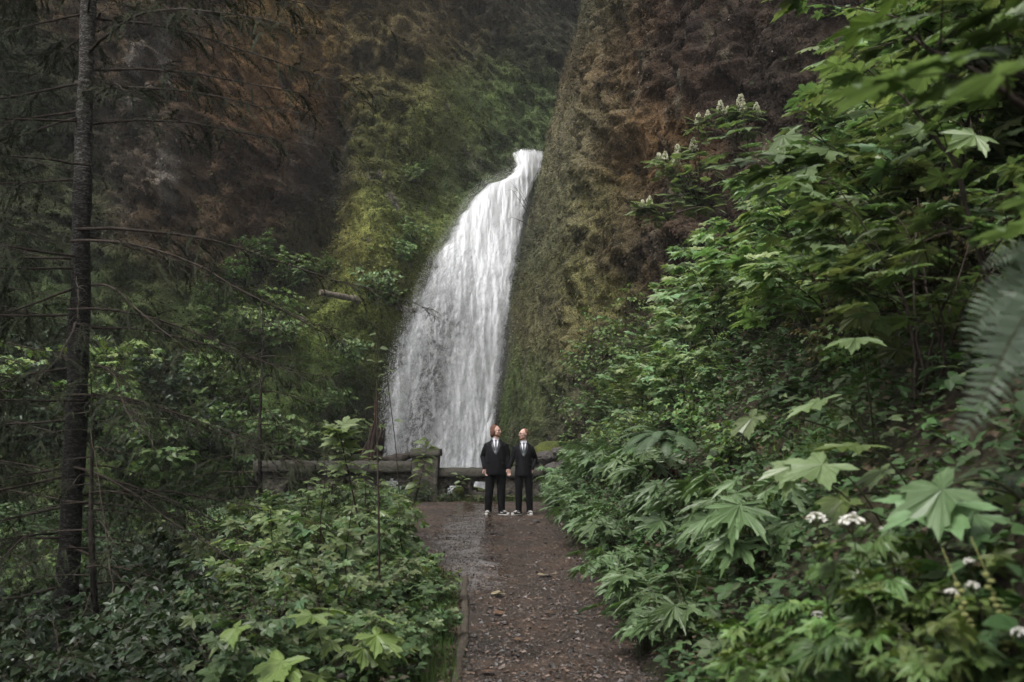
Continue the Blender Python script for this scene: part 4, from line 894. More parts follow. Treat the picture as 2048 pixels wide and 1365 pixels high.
# bushes at the foot of the left cliff and behind the conifer
G6 = 'bushes at the foot of the left cliff'
for i, (px, py, t, s) in enumerate([(560,880,27,1.2),(480,860,27,1.3),(400,840,26,1.3),(330,880,25,1.3),(260,860,26,1.3),(200,800,27,1.3),(120,820,26,1.3),(40,820,26,1.3),(620,920,27,1.0),(530,930,25,1.0),(440,940,23,1.0),(360,950,22,1.0),(280,960,21,1.0),(90,940,21,1.1),(10,920,20,1.1),(230,720,30,1.3),(330,740,30,1.3),(150,680,31,1.3),(60,700,31,1.3),(430,740,31,1.2),(30,560,33,1.2),(-30,740,26,1.4),(330,1010,17,1.0),(430,1010,18,1.0),(250,1060,16,1.0),(330,1080,14.5,.9),(410,1120,13,.9),(60,1050,16,1.1),(20,1130,13,1.0),(230,1160,12,.9),(330,1180,11,.8),(440,1180,10,.8),(60,1230,11,.9),(250,1270,9.5,.8),(370,1260,9,.7),(-20,1300,9,.8),(120,1330,8.4,.7),(450,1290,8.2,.6),(330,1340,8,.6),(220,1360,8,.6)]):
    p = P(px, py, t); gz_ = float(G(p[0],p[1])); z0 = p[2]-.9*s
    rock = float(cliffY(p[0], p[2]))
    z0 = max(z0, gz_-.1) if p[1] < rock-4 else z0
    z0 = min(z0, gz_+.0) if (p[1] < rock-4 and py > 900) else z0
    dk = (px < 460 and py > 960) or i%5 == 2 or (px < 470 and i%2 == 0)  # most far-left bushes get the leaf colour darkened for shade
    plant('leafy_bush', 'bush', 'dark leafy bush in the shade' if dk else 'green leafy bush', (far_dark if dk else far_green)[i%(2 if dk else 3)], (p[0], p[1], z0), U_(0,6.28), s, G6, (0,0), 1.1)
# bright bushes growing out of the left cliff
G7 = 'bright bushes growing out of the left cliff'
for i, (px, py, s) in enumerate([(520,500,.9),(565,530,.8),(600,550,.7),(470,540,.8),(640,530,.6),(755,565,.9),(780,590,.6),(815,470,.8),(800,500,.6),(700,700,.7),(680,730,.6),(540,610,.9),(500,640,.8),(420,590,.8),(760,470,.45),(830,345,.55),(850,330,.4),(560,660,.8),(715,860,.7),(650,800,.8),(420,640,.8)]):
    t = 38.0
    for _ in range(30):
        q = P(px,py,t); t += .5*(float(cliffY(q[0],q[2]))-1.2-q[1])
    q = P(px,py,t)
    plant('cliff_bush', 'bush', ('rounded bright green bush rooted in the rock','small fresh green bush clinging to moss','tufted pale green bush on the cliff')[i%3], far_green[i%3], (q[0], q[1]+.1, q[2]-.7*s), U_(0,6.28), s, G7, (.35,0), .9)

# ------------------------------------------------------------------ conifers
spray_t = []
for k in range(3):
    r_ = np.random.default_rng(600+k); n = 74; s_ = r_.random(n)**.9; V = []; Fc = []
    tw = np.stack([.06*np.sin(s_*3), s_, -.25*s_*s_], 1)
    for i in range(n):
        sd_ = 1 if i%2 else -1; d = np.array([sd_*r_.uniform(.5,1), r_.uniform(.3,.9), r_.normal(-.1,.35)]); d = unit(d)*r_.uniform(.05,.10)
        w = np.array([-.25*sd_, .3, 0])*.042; b = len(V); V += [tw[i]-w, tw[i]+w, tw[i]+d]; Fc.append([b,b+1,b+2])
    b = len(V); V += [(-.008,0,0),(.008,0,0),(.004,.5,-.06),(-.004,.5,-.06),(0,1,-.25)]; Fc += [[b,b+1,b+2],[b,b+2,b+3],[b+3,b+2,b+4]]
    spray_t.append((np.array(V), np.array(Fc)))
def conifer(name, cat, base, topxyz, rad, branches, label, seed, group=None, dens=1.0, barkm=None, blen=.5):
    """branches: (height fraction, azimuth, length, rise, needle density)"""
    r_ = np.random.default_rng(seed); base = np.array(base); o = bpy.data.objects.new(name, None); COL.objects.link(o); o.location = base
    H = topxyz[2]-base[2]; lean = np.array(topxyz)-base
    n = 60; s = np.linspace(0,1,n); c = lean*s[:,None]; c[:,0] += .10*np.sin(s*9)*rad*3
    rr = rad*(1-s*.86); rr = rr*(1+.05*r_.normal(0,1,n)); rr[0] *= 1.4; rr[1] *= 1.15
    tg = Geo(); tube(tg, c, rr, 14); nb = len(tg.v[0]); tg.c[0] = np.repeat((.38+1.0*sstep(.30,.52,s+.05*r_.normal(0,1,n)))[:,None]*np.ones((1,3)), 14, 0); vv_ = tg.v[0]; ax_ = np.repeat(c,14,0); tg.v[0] = ax_+(vv_-ax_)*(1+.22*fbm(vv_[:,0]*7,vv_[:,1]*7,vv_[:,2]*2.5,4,seed)[:,None])
    link('trunk', tg.mesh('trunk', barkm or M['bark'], True), o)
    bg_, ng = Geo(), Geo(); P_,T_,N_,S_ = [],[],[],[]
    for (hf, az, L_, rise, dn) in branches:
        p0 = np.array([np.interp(hf, s, c[:,j]) for j in range(3)]); m_ = 12; q = np.linspace(0,1,m_)
        d = np.array([math.cos(az), math.sin(az), 0]); sd_ = np.array([-d[1], d[0], 0])
        cv = p0+d*(q*L_)[:,None]+np.array([0,0,1])*(rise*L_*q-.20*L_*q**2.2+.012*L_*np.sin(q*7+az))[:,None]+sd_*(.06*L_*np.sin(q*3+az*5))[:,None]+np.cumsum(r_.normal(0,.012*L_/m_*3,(m_,3)),0)
        tube(bg_, cv, np.linspace(.008+.0036*L_, .002, m_), 5, cap=False)
        for k in range(int(L_*9*dn*dens)):
            u_ = r_.uniform(.18,1.0); t_ = u_*(m_-1.01); a_ = int(t_); p = cv[a_]+(cv[a_+1]-cv[a_])*(t_-a_); sg = r_.choice([-1,1])
            l = blen*r_.uniform(.4,1.2)*(1.15-.6*u_); dd = unit(sd_*sg*r_.uniform(.6,1.1)+d*r_.uniform(.4,1.0)+np.array([0,0,r_.uniform(-.55,.08)]))
            tip = p+dd*l; tube(bg_, [p, p+dd*l*.5+np.array([0,0,.02*l]), tip-np.array([0,0,.15*l])], [.0045,.003,.0015], 3, cap=False)
            for w in range(4):
                f_ = r_.uniform(.1,1); P_.append(p+dd*l*f_-np.array([0,0,.15*l*f_*f_])); T_.append(dd+r_.normal(0,.45,3)-np.array([0,0,.35])); N_.append(np.array([r_.normal(0,.3),r_.normal(0,.3),1])); S_.append(l*r_.uniform(.45,.9))
    P_,T_,N_,S_ = map(np.array,(P_,T_,N_,S_)); k = r_.integers(0,3,len(P_)); col_ = np.ones((len(P_),3))*r_.uniform(.6,1.5,(len(P_),1))
    for i in range(3):
        if (k==i).any(): ng.batch(spray_t[i], P_[k==i], T_[k==i], unit(N_[k==i]), S_[k==i], col_[k==i])
    link('branches', bg_.mesh('branches', M['twig'], True), o); link('needles', ng.mesh('needles', M['needle']), o)
    tag(o, label, cat, group); return o
r_ = np.random.default_rng(90)
cb = P(128,1200,12.7); ctp = P(186,0,12.7); sl = (ctp-cb)/(ctp[2]-cb[2]); zb = float(G(cb[0], cb[1]))-.2
cbase = cb+sl*(zb-cb[2]); ctop = ctp+sl*8.0; Hc = ctop[2]-cbase[2]
br = []
for py, offs in ((45,(.1,3.0,2.2,-1.2)),(130,(.05,3.2,-.6)),(215,(-.12,.25,3.1,2.7,-.9,-2.5)),(330,(3.3,-2.2)),(485,(-.1,-.45,3.3,.5,-1.9)),(560,(2.9,-.8,3.7)),(650,(-.25,.15,3.2,-1.3)),(720,(-.9,2.6)),(810,(.05,-.35,3.3,-2.2)),(930,(0.02,-.5,3.1,3.6)),(1000,(-.2,.4,2.7)),(1090,(-.6,3.4,-1.6)),(1190,(.1,3.0,-.9)),(-60,(.2,-.4,2.9,-1.4,3.6)),(-160,(0,-.8,2.4,3.5,-2)),(-280,(.4,-.3,3,-1.5,2.2)),(-420,(.1,-.9,2.6,3.5,-2.2)),(-580,(.5,-.4,3.1,-1.6,2)),(-760,(.2,-1,2.8,3.6,-2.3)),(-950,(.5,-.5,3.1,-1.6))):
    z = P(150,py,12.7)[2]; hf = (z-cbase[2])/Hc
    if not 0 < hf < .97: continue
    for a in offs:
        right = abs(math.sin(a/2)) < .4
        L_ = (4.4 if right else 3.2)*r_.uniform(.75,1.1)*(1-.45*max(0,hf-.4)); L_ = min(L_, 3.3) if (right and py > 500) else L_
        br.append((hf+r_.uniform(-.012,.012), a+r_.uniform(-.08,.08), L_, (r_.uniform(-.22,.12) if right else r_.uniform(-.15,.10))-.03*(py>500), r_.uniform(.5,1.0)))
conifer('conifer_tree', 'tree', cbase, ctop, .16, br, 'large conifer with pale upper trunk and long sparse drooping branches at left', 91, None, 1.6, M['bark_pale'])
def auto_br(n, L0, seed, lo=.1, dn=.8, rise=.1):
    q = np.random.default_rng(seed); return [(lo+(1-lo)*(i+.5)/n*.97, i*2.4+q.uniform(-.3,.3), L0*(1-.75*(lo+(1-lo)*i/n))*q.uniform(.7,1.15), q.uniform(-.05,rise), dn*q.uniform(.6,1.2)) for i in range(n)]
b = P(197,1250,11.2); b[2] = float(G(b[0],b[1]))-.1; t_ = P(178,800,11.4)
conifer('conifer_tree', 'tree', b, t_+np.array([0,0,.3]), .055, auto_br(26, 1.6, 92, .25), 'thin dark young conifer standing just right of the large trunk', 92, None, .7)
b = P(523,985,17); b[2] = float(G(b[0],b[1]))-.1; t_ = P(524,600,17)
conifer('conifer_tree', 'tree', b, t_, .055, auto_br(34, 2.2, 93, .15, .9), 'slim conifer sapling with spreading twigs before the mossy slope', 93, None, 1.0)
# conifers added outside the left and upper frame to shade the left of the place
for i, (x, y, H, r0) in enumerate([(-8.5,9.0,15,.2),(-9.5,15.5,17,.22),(-5.0,3.2,14,.18),(-12,21,16,.22),(-3.2,-2.5,13,.18),(3.0,-9.0,13,.18)]):
    conifer('conifer_tree', 'tree', (x, y, float(G(x,y))-.2), (x+.3, y, float(G(x,y))+H), r0, auto_br(70, 4.4, 700+i, .22, 1.3), ('conifer added beyond the left border for shade','tall conifer added outside the frame behind the large trunk for shade','unseen conifer added beyond the lower left corner for shade','far conifer added outside the left border for shade','unseen shade conifer added on the left behind the viewpoint','unseen shade conifer added on the right bank behind the viewpoint')[i], 700+i, None, 1.0)
# pale dead twigs near the conifer
for i, (pts, lb) in enumerate([([(205,1240,11),(228,1180,11),(218,1110,11),(205,1000,11),(190,900,11),(186,850,11)],'pale crooked dead twig hanging beside the large trunk'),([(310,905,12),(290,860,12),(262,820,12),(232,790,12)],'pale thin dead twig slanting right of the large trunk'),([(157,640,12.3),(156,590,12.3),(150,555,12.3)],'pale bare root-like twig clinging to the trunk side')]):
    r_ = np.random.default_rng(800+i); g0 = np.array([P(*q) for q in pts]); s_ = np.linspace(0,1,22); k_ = np.linspace(0,1,len(g0)); c = np.stack([np.interp(s_,k_,g0[:,j]) for j in range(3)],1)+np.cumsum(r_.normal(0,.006,(22,3)),0)
    g = Geo(); tube(g, c, np.linspace(.011,.004,22), 5)
    for k in range(7):
        j = r_.integers(3,20); d = unit(r_.normal(0,1,3))*r_.uniform(.1,.3); tube(g, [c[j], c[j]+d*.5, c[j]+d+np.array([0,0,-.05])], [.005,.003,.001], 4)
    o = link('dead_twig', g.mesh('dead_twig', M['pale_twig'], True)); tag(o, lb, 'twig', 'pale dead twigs by the large conifer')
#@@PART3
# ------------------------------------------------------------------ stone bridge parapet
stone = mat('weathered_stone', (.024,.021,.016), .85, .3, noise=[(3,(.02,.022,.010),.12,6),(14,(.06,.052,.044),.10,5)], bump=1, bscale=14)
capm = mat('worn_coping', (.020,.018,.012), .7, .35, noise=[(4,(.018,.022,.009),.12,6),(18,(.042,.036,.028),.1,4)], bump=.8, bscale=18)
def joints(m, sc):
    N = m.node_tree.nodes; L = m.node_tree.links; bs = [n for n in N if n.type == 'BSDF_PRINCIPLED'][0]; src = bs.inputs['Base Color'].links[0].from_socket
    tc = N.new('ShaderNodeTexCoord'); mp = N.new('ShaderNodeMapping'); mp.inputs['Scale'].default_value = (1,1,1.7); L.new(tc.outputs['Object'], mp.inputs[0])
    nn = N.new('ShaderNodeTexNoise'); nn.inputs['Scale'].default_value = 3; L.new(mp.outputs[0], nn.inputs[0]); ad = N.new('ShaderNodeVectorMath'); ad.operation = 'MULTIPLY_ADD'; ad.inputs[1].default_value = (.25,.25,.25); L.new(nn.outputs['Color'], ad.inputs[0]); L.new(mp.outputs[0], ad.inputs[2])
    vo = N.new('ShaderNodeTexVoronoi'); vo.feature = 'DISTANCE_TO_EDGE'; vo.inputs['Scale'].default_value = sc; L.new(ad.outputs[0], vo.inputs['Vector'])
    v2 = N.new('ShaderNodeTexVoronoi'); v2.inputs['Scale'].default_value = sc; L.new(ad.outputs[0], v2.inputs['Vector'])
    mr = N.new('ShaderNodeMapRange'); mr.inputs[2].default_value = .07; mr.inputs[3].default_value = .30; mr.inputs[4].default_value = 1; L.new(vo.outputs['Distance'], mr.inputs[0])
    sx = N.new('ShaderNodeSeparateColor'); L.new(v2.outputs['Color'], sx.inputs[0]); m2 = N.new('ShaderNodeMapRange'); m2.inputs[3].default_value = .6; m2.inputs[4].default_value = 1.9; L.new(sx.outputs[0], m2.inputs[0])
    mu = N.new('ShaderNodeMath'); mu.operation = 'MULTIPLY'; L.new(mr.outputs[0], mu.inputs[0]); L.new(m2.outputs[0], mu.inputs[1])
    x = N.new('ShaderNodeMix'); x.data_type = 'RGBA'; x.blend_type = 'MULTIPLY'; x.inputs[0].default_value = 1; L.new(src, x.inputs[6]); L.new(mu.outputs[0], x.inputs[7]); L.new(x.outputs[2], bs.inputs['Base Color'])
joints(stone, 4.2)
def slab(x0, x1, y0, y1, z0, z1, seed, amp=.02, res=.06, hole=None, rnd=0.0):
    """closed, roughened block; hole(x, z) -> True cuts an opening right through"""
    nx_, nz_ = max(2, int((x1-x0)/res)), max(2, int((z1-z0)/res)); g = Geo()
    xs_, zs_ = np.linspace(x0,x1,nx_+1), np.linspace(z0,z1,nz_+1)
    cell = np.ones((nx_, nz_), bool)
    if hole is not None:
        for i in range(nx_):
            for j in range(nz_): cell[i,j] = not hole((xs_[i]+xs_[i+1])/2, (zs_[j]+zs_[j+1])/2)
    def jit(p, s=1):
        p = np.array(p, float); n1 = np.stack([fbm(p[:,0]*3, p[:,1]*3, p[:,2]*3, 4, seed), fbm(p[:,0]*3, p[:,1]*3, p[:,2]*3, 4, seed+50), fbm(p[:,0]*3, p[:,1]*3, p[:,2]*3, 4, seed+90)], 1)*amp*2
        if rnd:
            yc, hy, hz = (y0+y1)/2, (y1-y0)/2, (z1-z0)/2; top = np.clip((p[:,2]-(z1-rnd))/rnd, 0, 1); p[:,1] = yc+(p[:,1]-yc)*(1-.3*top**2)
        return p+n1
    V = {}; L_ = []
    def vid(i, j, k):
        if (i,j,k) not in V: V[(i,j,k)] = len(L_); L_.append((xs_[i], y0+(y1-y0)*k/4, zs_[j]))
        return V[(i,j,k)]
    Fc = []
    for i in range(nx_):
        for j in range(nz_):
            if not cell[i,j]: continue
            Fc.append([vid(i,j,0), vid(i+1,j,0), vid(i+1,j+1,0), vid(i,j+1,0)]); Fc.append([vid(i+1,j,4), vid(i,j,4), vid(i,j+1,4), vid(i+1,j+1,4)])
            for di, dj, (a, b) in ((-1,0,((i,j+1),(i,j))),(1,0,((i+1,j),(i+1,j+1))),(0,-1,((i,j),(i+1,j))),(0,1,((i+1,j+1),(i,j+1)))):
                ii, jj = i+di, j+dj
                if not (0 <= ii < nx_ and 0 <= jj < nz_) or not cell[ii,jj]:
                    for k in range(4): Fc.append([vid(a[0],a[1],k), vid(a[0],a[1],k+1), vid(b[0],b[1],k+1), vid(b[0],b[1],k)])
    g.add(jit(L_), Fc); return g
YB = 24.5
o = bpy.data.objects.new('stone_parapet', None); COL.objects.link(o); o.location = (0, YB, 0)
def arch(cx, w, h, base):
    return lambda x, z: abs(x-cx) < w/2 and z < base+h*math.sqrt(max(0, 1-((x-cx)/(w/2))**2)) and z > base-.02
h1 = arch(-1.40,.50,.24,.16); h2 = lambda x, z: ((x+.78)/.2)**2+((z-.36)/.13)**2 < 1
lh = [arch(c_, .62, .42, .1) for c_ in (-2.95,-4.1,-5.25,-6.4)]
link('wall', slab(-1.78, 1.1, -.02, .38, -.5, .58, 1000, .03, .05, lambda x,z: h1(x,z) or h2(x,z)).mesh('wall', stone, True), o)
link('wall', slab(-6.3, -2.44, .02, .40, -.5, .70, 1001, .03, .05, lambda x,z: any(q(x,z) for q in lh)).mesh('wall', stone, True), o)
link('coping', slab(-1.78, 1.15, -.12, .48, .582, .80, 1002, .02, .05, rnd=.1).mesh('coping', capm, True), o)
link('coping', slab(-6.3, -2.44, -.10, .50, .702, .97, 1003, .02, .05, rnd=.1).mesh('coping', capm, True), o)
pl = link('pillar', slab(-2.43, -1.79, -.18, .56, -.5, 1.08, 1004, .025, .06).mesh('pillar', stone, True), o)
link('pillar_cap', slab(-2.47, -1.76, -.22, .60, 1.082, 1.26, 1005, .02, .06, rnd=.14).mesh('pillar_cap', capm, True), pl)
tag(o, 'low weathered stone bridge parapet with small arches in front of the waterfall', 'parapet')
for i, (x_, y_, s_) in enumerate([(-2.1,24.0,.36),(-1.55,24.15,.26),(-2.9,23.9,.42),(-3.8,23.8,.5)]):
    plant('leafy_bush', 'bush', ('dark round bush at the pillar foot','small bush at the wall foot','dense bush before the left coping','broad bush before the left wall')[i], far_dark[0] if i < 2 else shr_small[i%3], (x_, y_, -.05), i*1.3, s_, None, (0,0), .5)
# log lying on the parapet, snag and fallen log
def log(pts, rads, name, label, cat, m_, seed, sides=14, rough=.12):
    r_ = np.random.default_rng(seed); g0 = np.array(pts, float); root = g0[0].copy(); n = 40; s_ = np.linspace(0,1,n); k_ = np.linspace(0,1,len(g0))
    c = np.stack([np.interp(s_,k_,g0[:,j]) for j in range(3)],1)-root; rd = np.interp(s_, np.linspace(0,1,len(rads)), rads)
    g = Geo(); tube(g, c, rd, sides); v = g.v[0]; nn = fbm(v[:,0]*5, v[:,1]*5, v[:,2]*2.2, 4, seed)[:,None]
    ax = np.repeat(c, sides, 0); g.v[0] = ax+(v-ax)*(1+rough*4*nn); o = link(name, g.mesh(name, m_, True), loc=root); tag(o, label, cat); return o
redwood = mat('broken_wood', (.030,.020,.015), .9, .2, noise=[(3,(.085,.036,.022),.05,5,(1,1,.3)),(12,(.018,.014,.011),.1,4,(1,1,.3))], bump=1, bscale=12)
log([(-2.45,24.72,1.13),(-2.75,24.7,1.02),(-3.3,24.72,1.03)], [.10,.13,.04], 'driftwood_piece', 'dark wood chunk lying on the parapet beside the pillar', 'wood', M['bark'], 21)
a = P(735,985,30); b = P(752,800,30.4); c_ = P(760,745,30.6)
g = Geo(); r_ = np.random.default_rng(22); root = a.copy(); Ls = b[2]-a[2]
for k in range(26):
    an = r_.random()*6.28; q = .42*math.sqrt(r_.random()); h_ = Ls*r_.uniform(.35,1.0)*(1.15-q); n = 12; s_ = np.linspace(0,1,n)
    p = np.stack([q*math.cos(an)*(1-.45*s_)+.28*s_+.05*np.sin(s_*7+k), q*math.sin(an)*(1-.4*s_), h_*s_],1); tube(g, p, np.linspace(.16,.012,n)*r_.uniform(.5,1.1)*(1+.25*np.sin(s_*9+k)), 7)
o = link('broken_snag', g.mesh('broken_snag', redwood, True), loc=root); tag(o, 'broken splintered reddish tree snag standing left of the waterfall foot', 'snag')
a = P(640,585,37.2); b = P(830,622,39.6); log([a,(a+b)/2,b], [.10,.14,.11], 'fallen_log', 'thin fallen log on the moss left of the fall', 'log', M['pale_twig'], 23)
a = P(660,590,38.2); b = P(745,600,38.6)
# edging beside the near path
e0, e1 = P(932,1175,11.2), P(925,1365,6.5)
g = Geo(); yv = np.linspace(5.2, 11.2, 80); xv = np.interp(yv, [5.2,6.6,8,9.9,11.2], [-.36,-.36,-.37,-.46,-.52]); c = np.stack([xv+.01*fbm(yv*2,1,1,3,33), yv, .015+.012*fbm(yv*1.5,2,1,3,34)],1)
tube(g, c, np.full(80,.036)*(1+.18*fbm(yv*4,1,1,3,35)), 10, ecc=[.8]*80)
o = link('path_edging', g.mesh('path_edging', mat('old_edging', (.075,.06,.045), .85, .3, noise=[(5,(.045,.04,.03),.12,5),(30,(.11,.09,.07),.1,3)], bump=1, bscale=25), True)); tag(o, 'weathered half-buried edging log along the left side of the near path', 'path edging')

# rocks where the path meets the right cliff
rockm = mat('grey_rock', (.05,.045,.042), .8, .35, noise=[(4,(.10,.092,.088),.1,6),(9,(.04,.035,.03),.1,4)], bump=1, bscale=12)
mossr = mat('mossy_boulder', (.075,.085,.022), .95, .1, noise=[(6,(.045,.055,.018),.12,6)], bump=1, bscale=16)
def rock(px, py, t, s, label, seed, m_=None, group='grey rocks beside the right person', name='rock', onG=False):
    v, f = stone_tpl(seed, 3); v = unit(v)*(1+.55*fbm(v[:,0]*1.3+seed,v[:,1]*1.3,v[:,2]*1.3,4,seed)[:,None]); v = v*np.array(s)
    p = P(px,py,t); g = Geo(); g.add(v, f)
    if onG: p[2] = float(G(p[0],p[1]))+s[2]*.35
    o = link(name, g.mesh(name, m_ or rockm, True), loc=p); tag(o, label, 'rock', group)
for i, q in enumerate([(1092,915,24.6,(.26,.22,.18),'large grey rock at shoulder height of the right person'),(1118,905,24.6,(.20,.2,.15),'grey rock touching the mossy ledge'),(1105,940,24.4,(.24,.2,.17),'middle grey rock in the pile'),(1080,948,24.5,(.17,.2,.13),'small dark rock behind the right person'),(1130,935,24.4,(.22,.2,.18),'grey rock against the pale cliff foot'),(1095,970,24.3,(.25,.2,.16),'low grey rock near the leafy verge'),(1125,965,24.1,(.22,.2,.16),'lowest grey rock half covered by leaves'),(1072,918,24.9,(.16,.2,.14),'narrow rock just right of the suit sleeve'),(1068,975,24.5,(.16,.18,.14),'rock at knee height behind the right person')]):
    rock(*q[:4], q[4], 30+i)
rock(1118,905,26.0,(.62,.5,.36),'yellow-green mossy boulder behind the right person', 44, mossr, None, 'mossy_boulder')
rock(935,990,25.2,(.5,.4,.2),'mossy mound at the foot of the parapet', 45, mossr, None, 'mossy_boulder')
rock(1072,1045,18.2,(.07,.05,.045),'single grey stone on the path by the right verge', 46, None, None, 'rock', True)
# fallen leaves on the path
lf = ovate(.42,.06,-.05); lm = mat('fallen_leaf', (.26,.24,.15), .6, .4, noise=(20,(.16,.12,.07),.15,3)); lm2 = mat('brown_fallen_leaf', (.13,.075,.045), .7, .3, noise=(20,(.09,.055,.035),.15,3))
for i, (px, py, s, lb, bm) in enumerate([(1036,1032,.10,'pale fallen leaf in front of the right person','p'),(1070,1028,.08,'small pale leaf right of the shoes','p'),(1094,1156,.16,'pale lichen-like leaf near the right edge of the path','p'),(985,1197,.15,'pale curled leaf by the edging log','p'),(1000,1238,.13,'brown curled leaf in the middle of the near path','b'),(1110,1235,.09,'small dull leaf right of the middle of the path','b'),(960,1352,.12,'large brown leaf at the lower border near the edging','b'),(1035,1290,.08,'brown leaf on the near gravel','b')]):
    u_ = (682.5-py)/F; t = CAMZ/-(SA+u_*CA); p = P(px,py,t); g = Geo(); g.batch(lf, np.array([[0,0,0.0]]), np.array([[math.cos(i*2.),math.sin(i*2.),.05]]), np.array([[.1,.05,1.0]]), s)
    if i in (2,3): g.batch(lf, np.array([[.02,0,0.0]]), np.array([[math.cos(i*2.+1.6),math.sin(i*2.+1.6),.15]]), np.array([[-.2,.1,1.0]]), s*.8)
    o = link('fallen_leaf', g.mesh('fallen_leaf', lm if bm == 'p' else lm2), loc=(p[0],p[1],float(G(p[0],p[1]))+.035)); tag(o, lb, 'leaf', 'fallen leaves on the path')

# ------------------------------------------------------------------ grass and undergrowth (uncountable)
gb = (np.array([[-.025,0,0],[.025,0,0],[.02,.5,.06],[-.02,.5,.06],[0,1,.3]]), np.array([[0,1,2],[0,2,3],[3,2,4]]))
g = Geo()
def grass(n, fx, L_, col=(1,1,1)):
    x, y = fx(n); th = rng.random(n)*6.28; pos = np.stack([x, y, G(x,y)-.01], 1); k = .5
    g.batch(gb, pos, np.stack([np.cos(th)*k, np.sin(th)*k, np.ones(n)],1), np.stack([np.cos(th),np.sin(th),-.3*np.ones(n)],1)*-1+.001, rng.uniform(.5,1.3,n)*L_, np.array([col])*rng.uniform(.6,1.3,(n,1)))
grass(6000, lambda n: (lambda y: (edgeL(y)-.04-.8*rng.random(n)**.8, y))(5.0+5.5*rng.random(n)), .13, (.8,.75,.7))
def patch(px, py, sx, sy):
    p = hit(px,py)[0]; return lambda n: (p[0]+rng.normal(0,sx,n), p[1]+rng.normal(0,sy,n))
grass(3500, patch(1500,1040,.16,.4), .13, (1.3,1.2,.9)); grass(2500, patch(1440,1110,.14,.3), .11, (1.4,1.3,.9)); grass(2500, patch(1570,980,.3,.5), .14, (1.2,1.1,.9))
grass(4000, lambda n: (lambda y: (edgeL(y)-.0-.5*rng.random(n), y))(11+13*rng.random(n)), .08, (1.3,1.1,.6))
grass(3500, lambda n: (lambda y: (edgeR(y)+.02+.35*rng.random(n)**.7, y))(5.5+19*rng.random(n)), .07, (.9,.75,.5))
grass(1800, lambda n: (-1.9+2.8*rng.random(n), 24.45-.5*rng.random(n)**2), .10, (.9,.85,.5))
o = link('grass', g.mesh('grass', M['grass'])); tag(o, kind='stuff')
g = Geo()
def cover(n, fx, size, cols, tpl, hgt=.25):
    x, y = fx(n); th = rng.random(n)*6.28; c = np.array(cols)[rng.integers(0,len(cols),n)]*rng.uniform(.6,1.35,(n,1))
    g.batch(tpl, np.stack([x,y,G(x,y)+hgt*rng.random(n)],1), np.stack([np.cos(th),np.sin(th),rng.uniform(-.3,.5,n)],1), np.stack([rng.normal(0,.45,n)-.2,rng.normal(0,.45,n)-.2,np.ones(n)],1), rng.uniform(.5,1.3,n)*size, c)
greens = [(.045,.095,.03),(.06,.11,.04),(.035,.07,.022),(.08,.11,.05)]
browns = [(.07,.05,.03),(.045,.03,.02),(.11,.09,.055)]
RB = lambda n: (lambda y: (edgeR(y)+.1+7*rng.random(n)**1.3, y))(2.5+22*rng.random(n))
cover(70000, RB, .055, greens+browns[:1], T_OV[0], .22)
cover(26000, RB, .07, browns+[(.05,.08,.03)], (gb[0]*np.array([.8,1,1]), gb[1]), .3)
cover(14000, RB, .10, greens, T_TRI[0], .35)
LB = lambda n: (lambda y: (edgeL(y)-.25-2.4*rng.random(n)**1.15, y))(5.5+20*rng.random(n))
LB2 = lambda n: (lambda y: (edgeL(y)-2.2-6.5*rng.random(n), y))(5.5+20*rng.random(n))
shade = [(.022,.04,.014),(.03,.055,.02),(.03,.026,.016)]  # far-left undergrowth colours, darkened to stand in for shade
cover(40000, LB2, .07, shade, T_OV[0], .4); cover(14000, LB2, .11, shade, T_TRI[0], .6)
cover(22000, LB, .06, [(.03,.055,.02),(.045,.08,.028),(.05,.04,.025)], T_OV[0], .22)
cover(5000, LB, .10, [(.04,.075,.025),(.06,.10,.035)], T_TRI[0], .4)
cover(1500, lambda n: (lambda y: (edgeL(y)+.02-.22*rng.random(n), y))(5.2+9*rng.random(n)), .04, [(.05,.08,.03),(.09,.06,.035),(.06,.04,.025)], T_OV[0], .03)
LF = lambda n: (-24+20*rng.random(n), 14+18*rng.random(n))
cover(50000, LF, .14, greens, T_OV[0], .7)
cover(2600, lambda n: (lambda q: (-1.8+2.6*q, 24.42-.55*rng.random(n)**2*np.abs(np.sin(q*9+1))))(rng.random(n)), .07, [(.04,.07,.02),(.06,.075,.025),(.05,.04,.025)], T_OV[0], .14)
o = link('undergrowth', g.mesh('undergrowth', mat('undergrowth_leaf', (1,1,1), .6, .35, .22, tint=True))); tag(o, kind='stuff')

# ------------------------------------------------------------------ the two people
hz = bpy.data.materials.new('black_lift_air'); hz.use_nodes = True; N = hz.node_tree.nodes; N.clear(); ho = N.new('ShaderNodeOutputMaterial'); pv = N.new('ShaderNodeVolumePrincipled')
pv.inputs['Color'].default_value = (.86,.88,.90,1); pv.inputs['Density'].default_value = .0007; pv.inputs['Anisotropy'].default_value = .1; hz.node_tree.links.new(pv.outputs[0], ho.inputs['Volume'])
g = Geo(); v = np.array([[x,y,z] for z in (-8,34) for y in (-40,75) for x in (-45,32)], float); g.add(v, [[0,2,3,1],[4,5,7,6],[0,1,5,4],[2,6,7,3],[0,4,6,2],[1,3,7,5]])
o = link('black_lift_haze', g.mesh('black_lift_haze', hz)); tag(o, kind='stuff')  # thin volume added over the whole scene to lift the blacks
mz = bpy.data.materials.new('mist_air'); mz.use_nodes = True; N = mz.node_tree.nodes; N.clear(); ho = N.new('ShaderNodeOutputMaterial'); pv = N.new('ShaderNodeVolumePrincipled')
pv.inputs['Color'].default_value = (.93,.94,.96,1); pv.inputs['Density'].default_value = .03; mz.node_tree.links.new(pv.outputs[0], ho.inputs['Volume'])
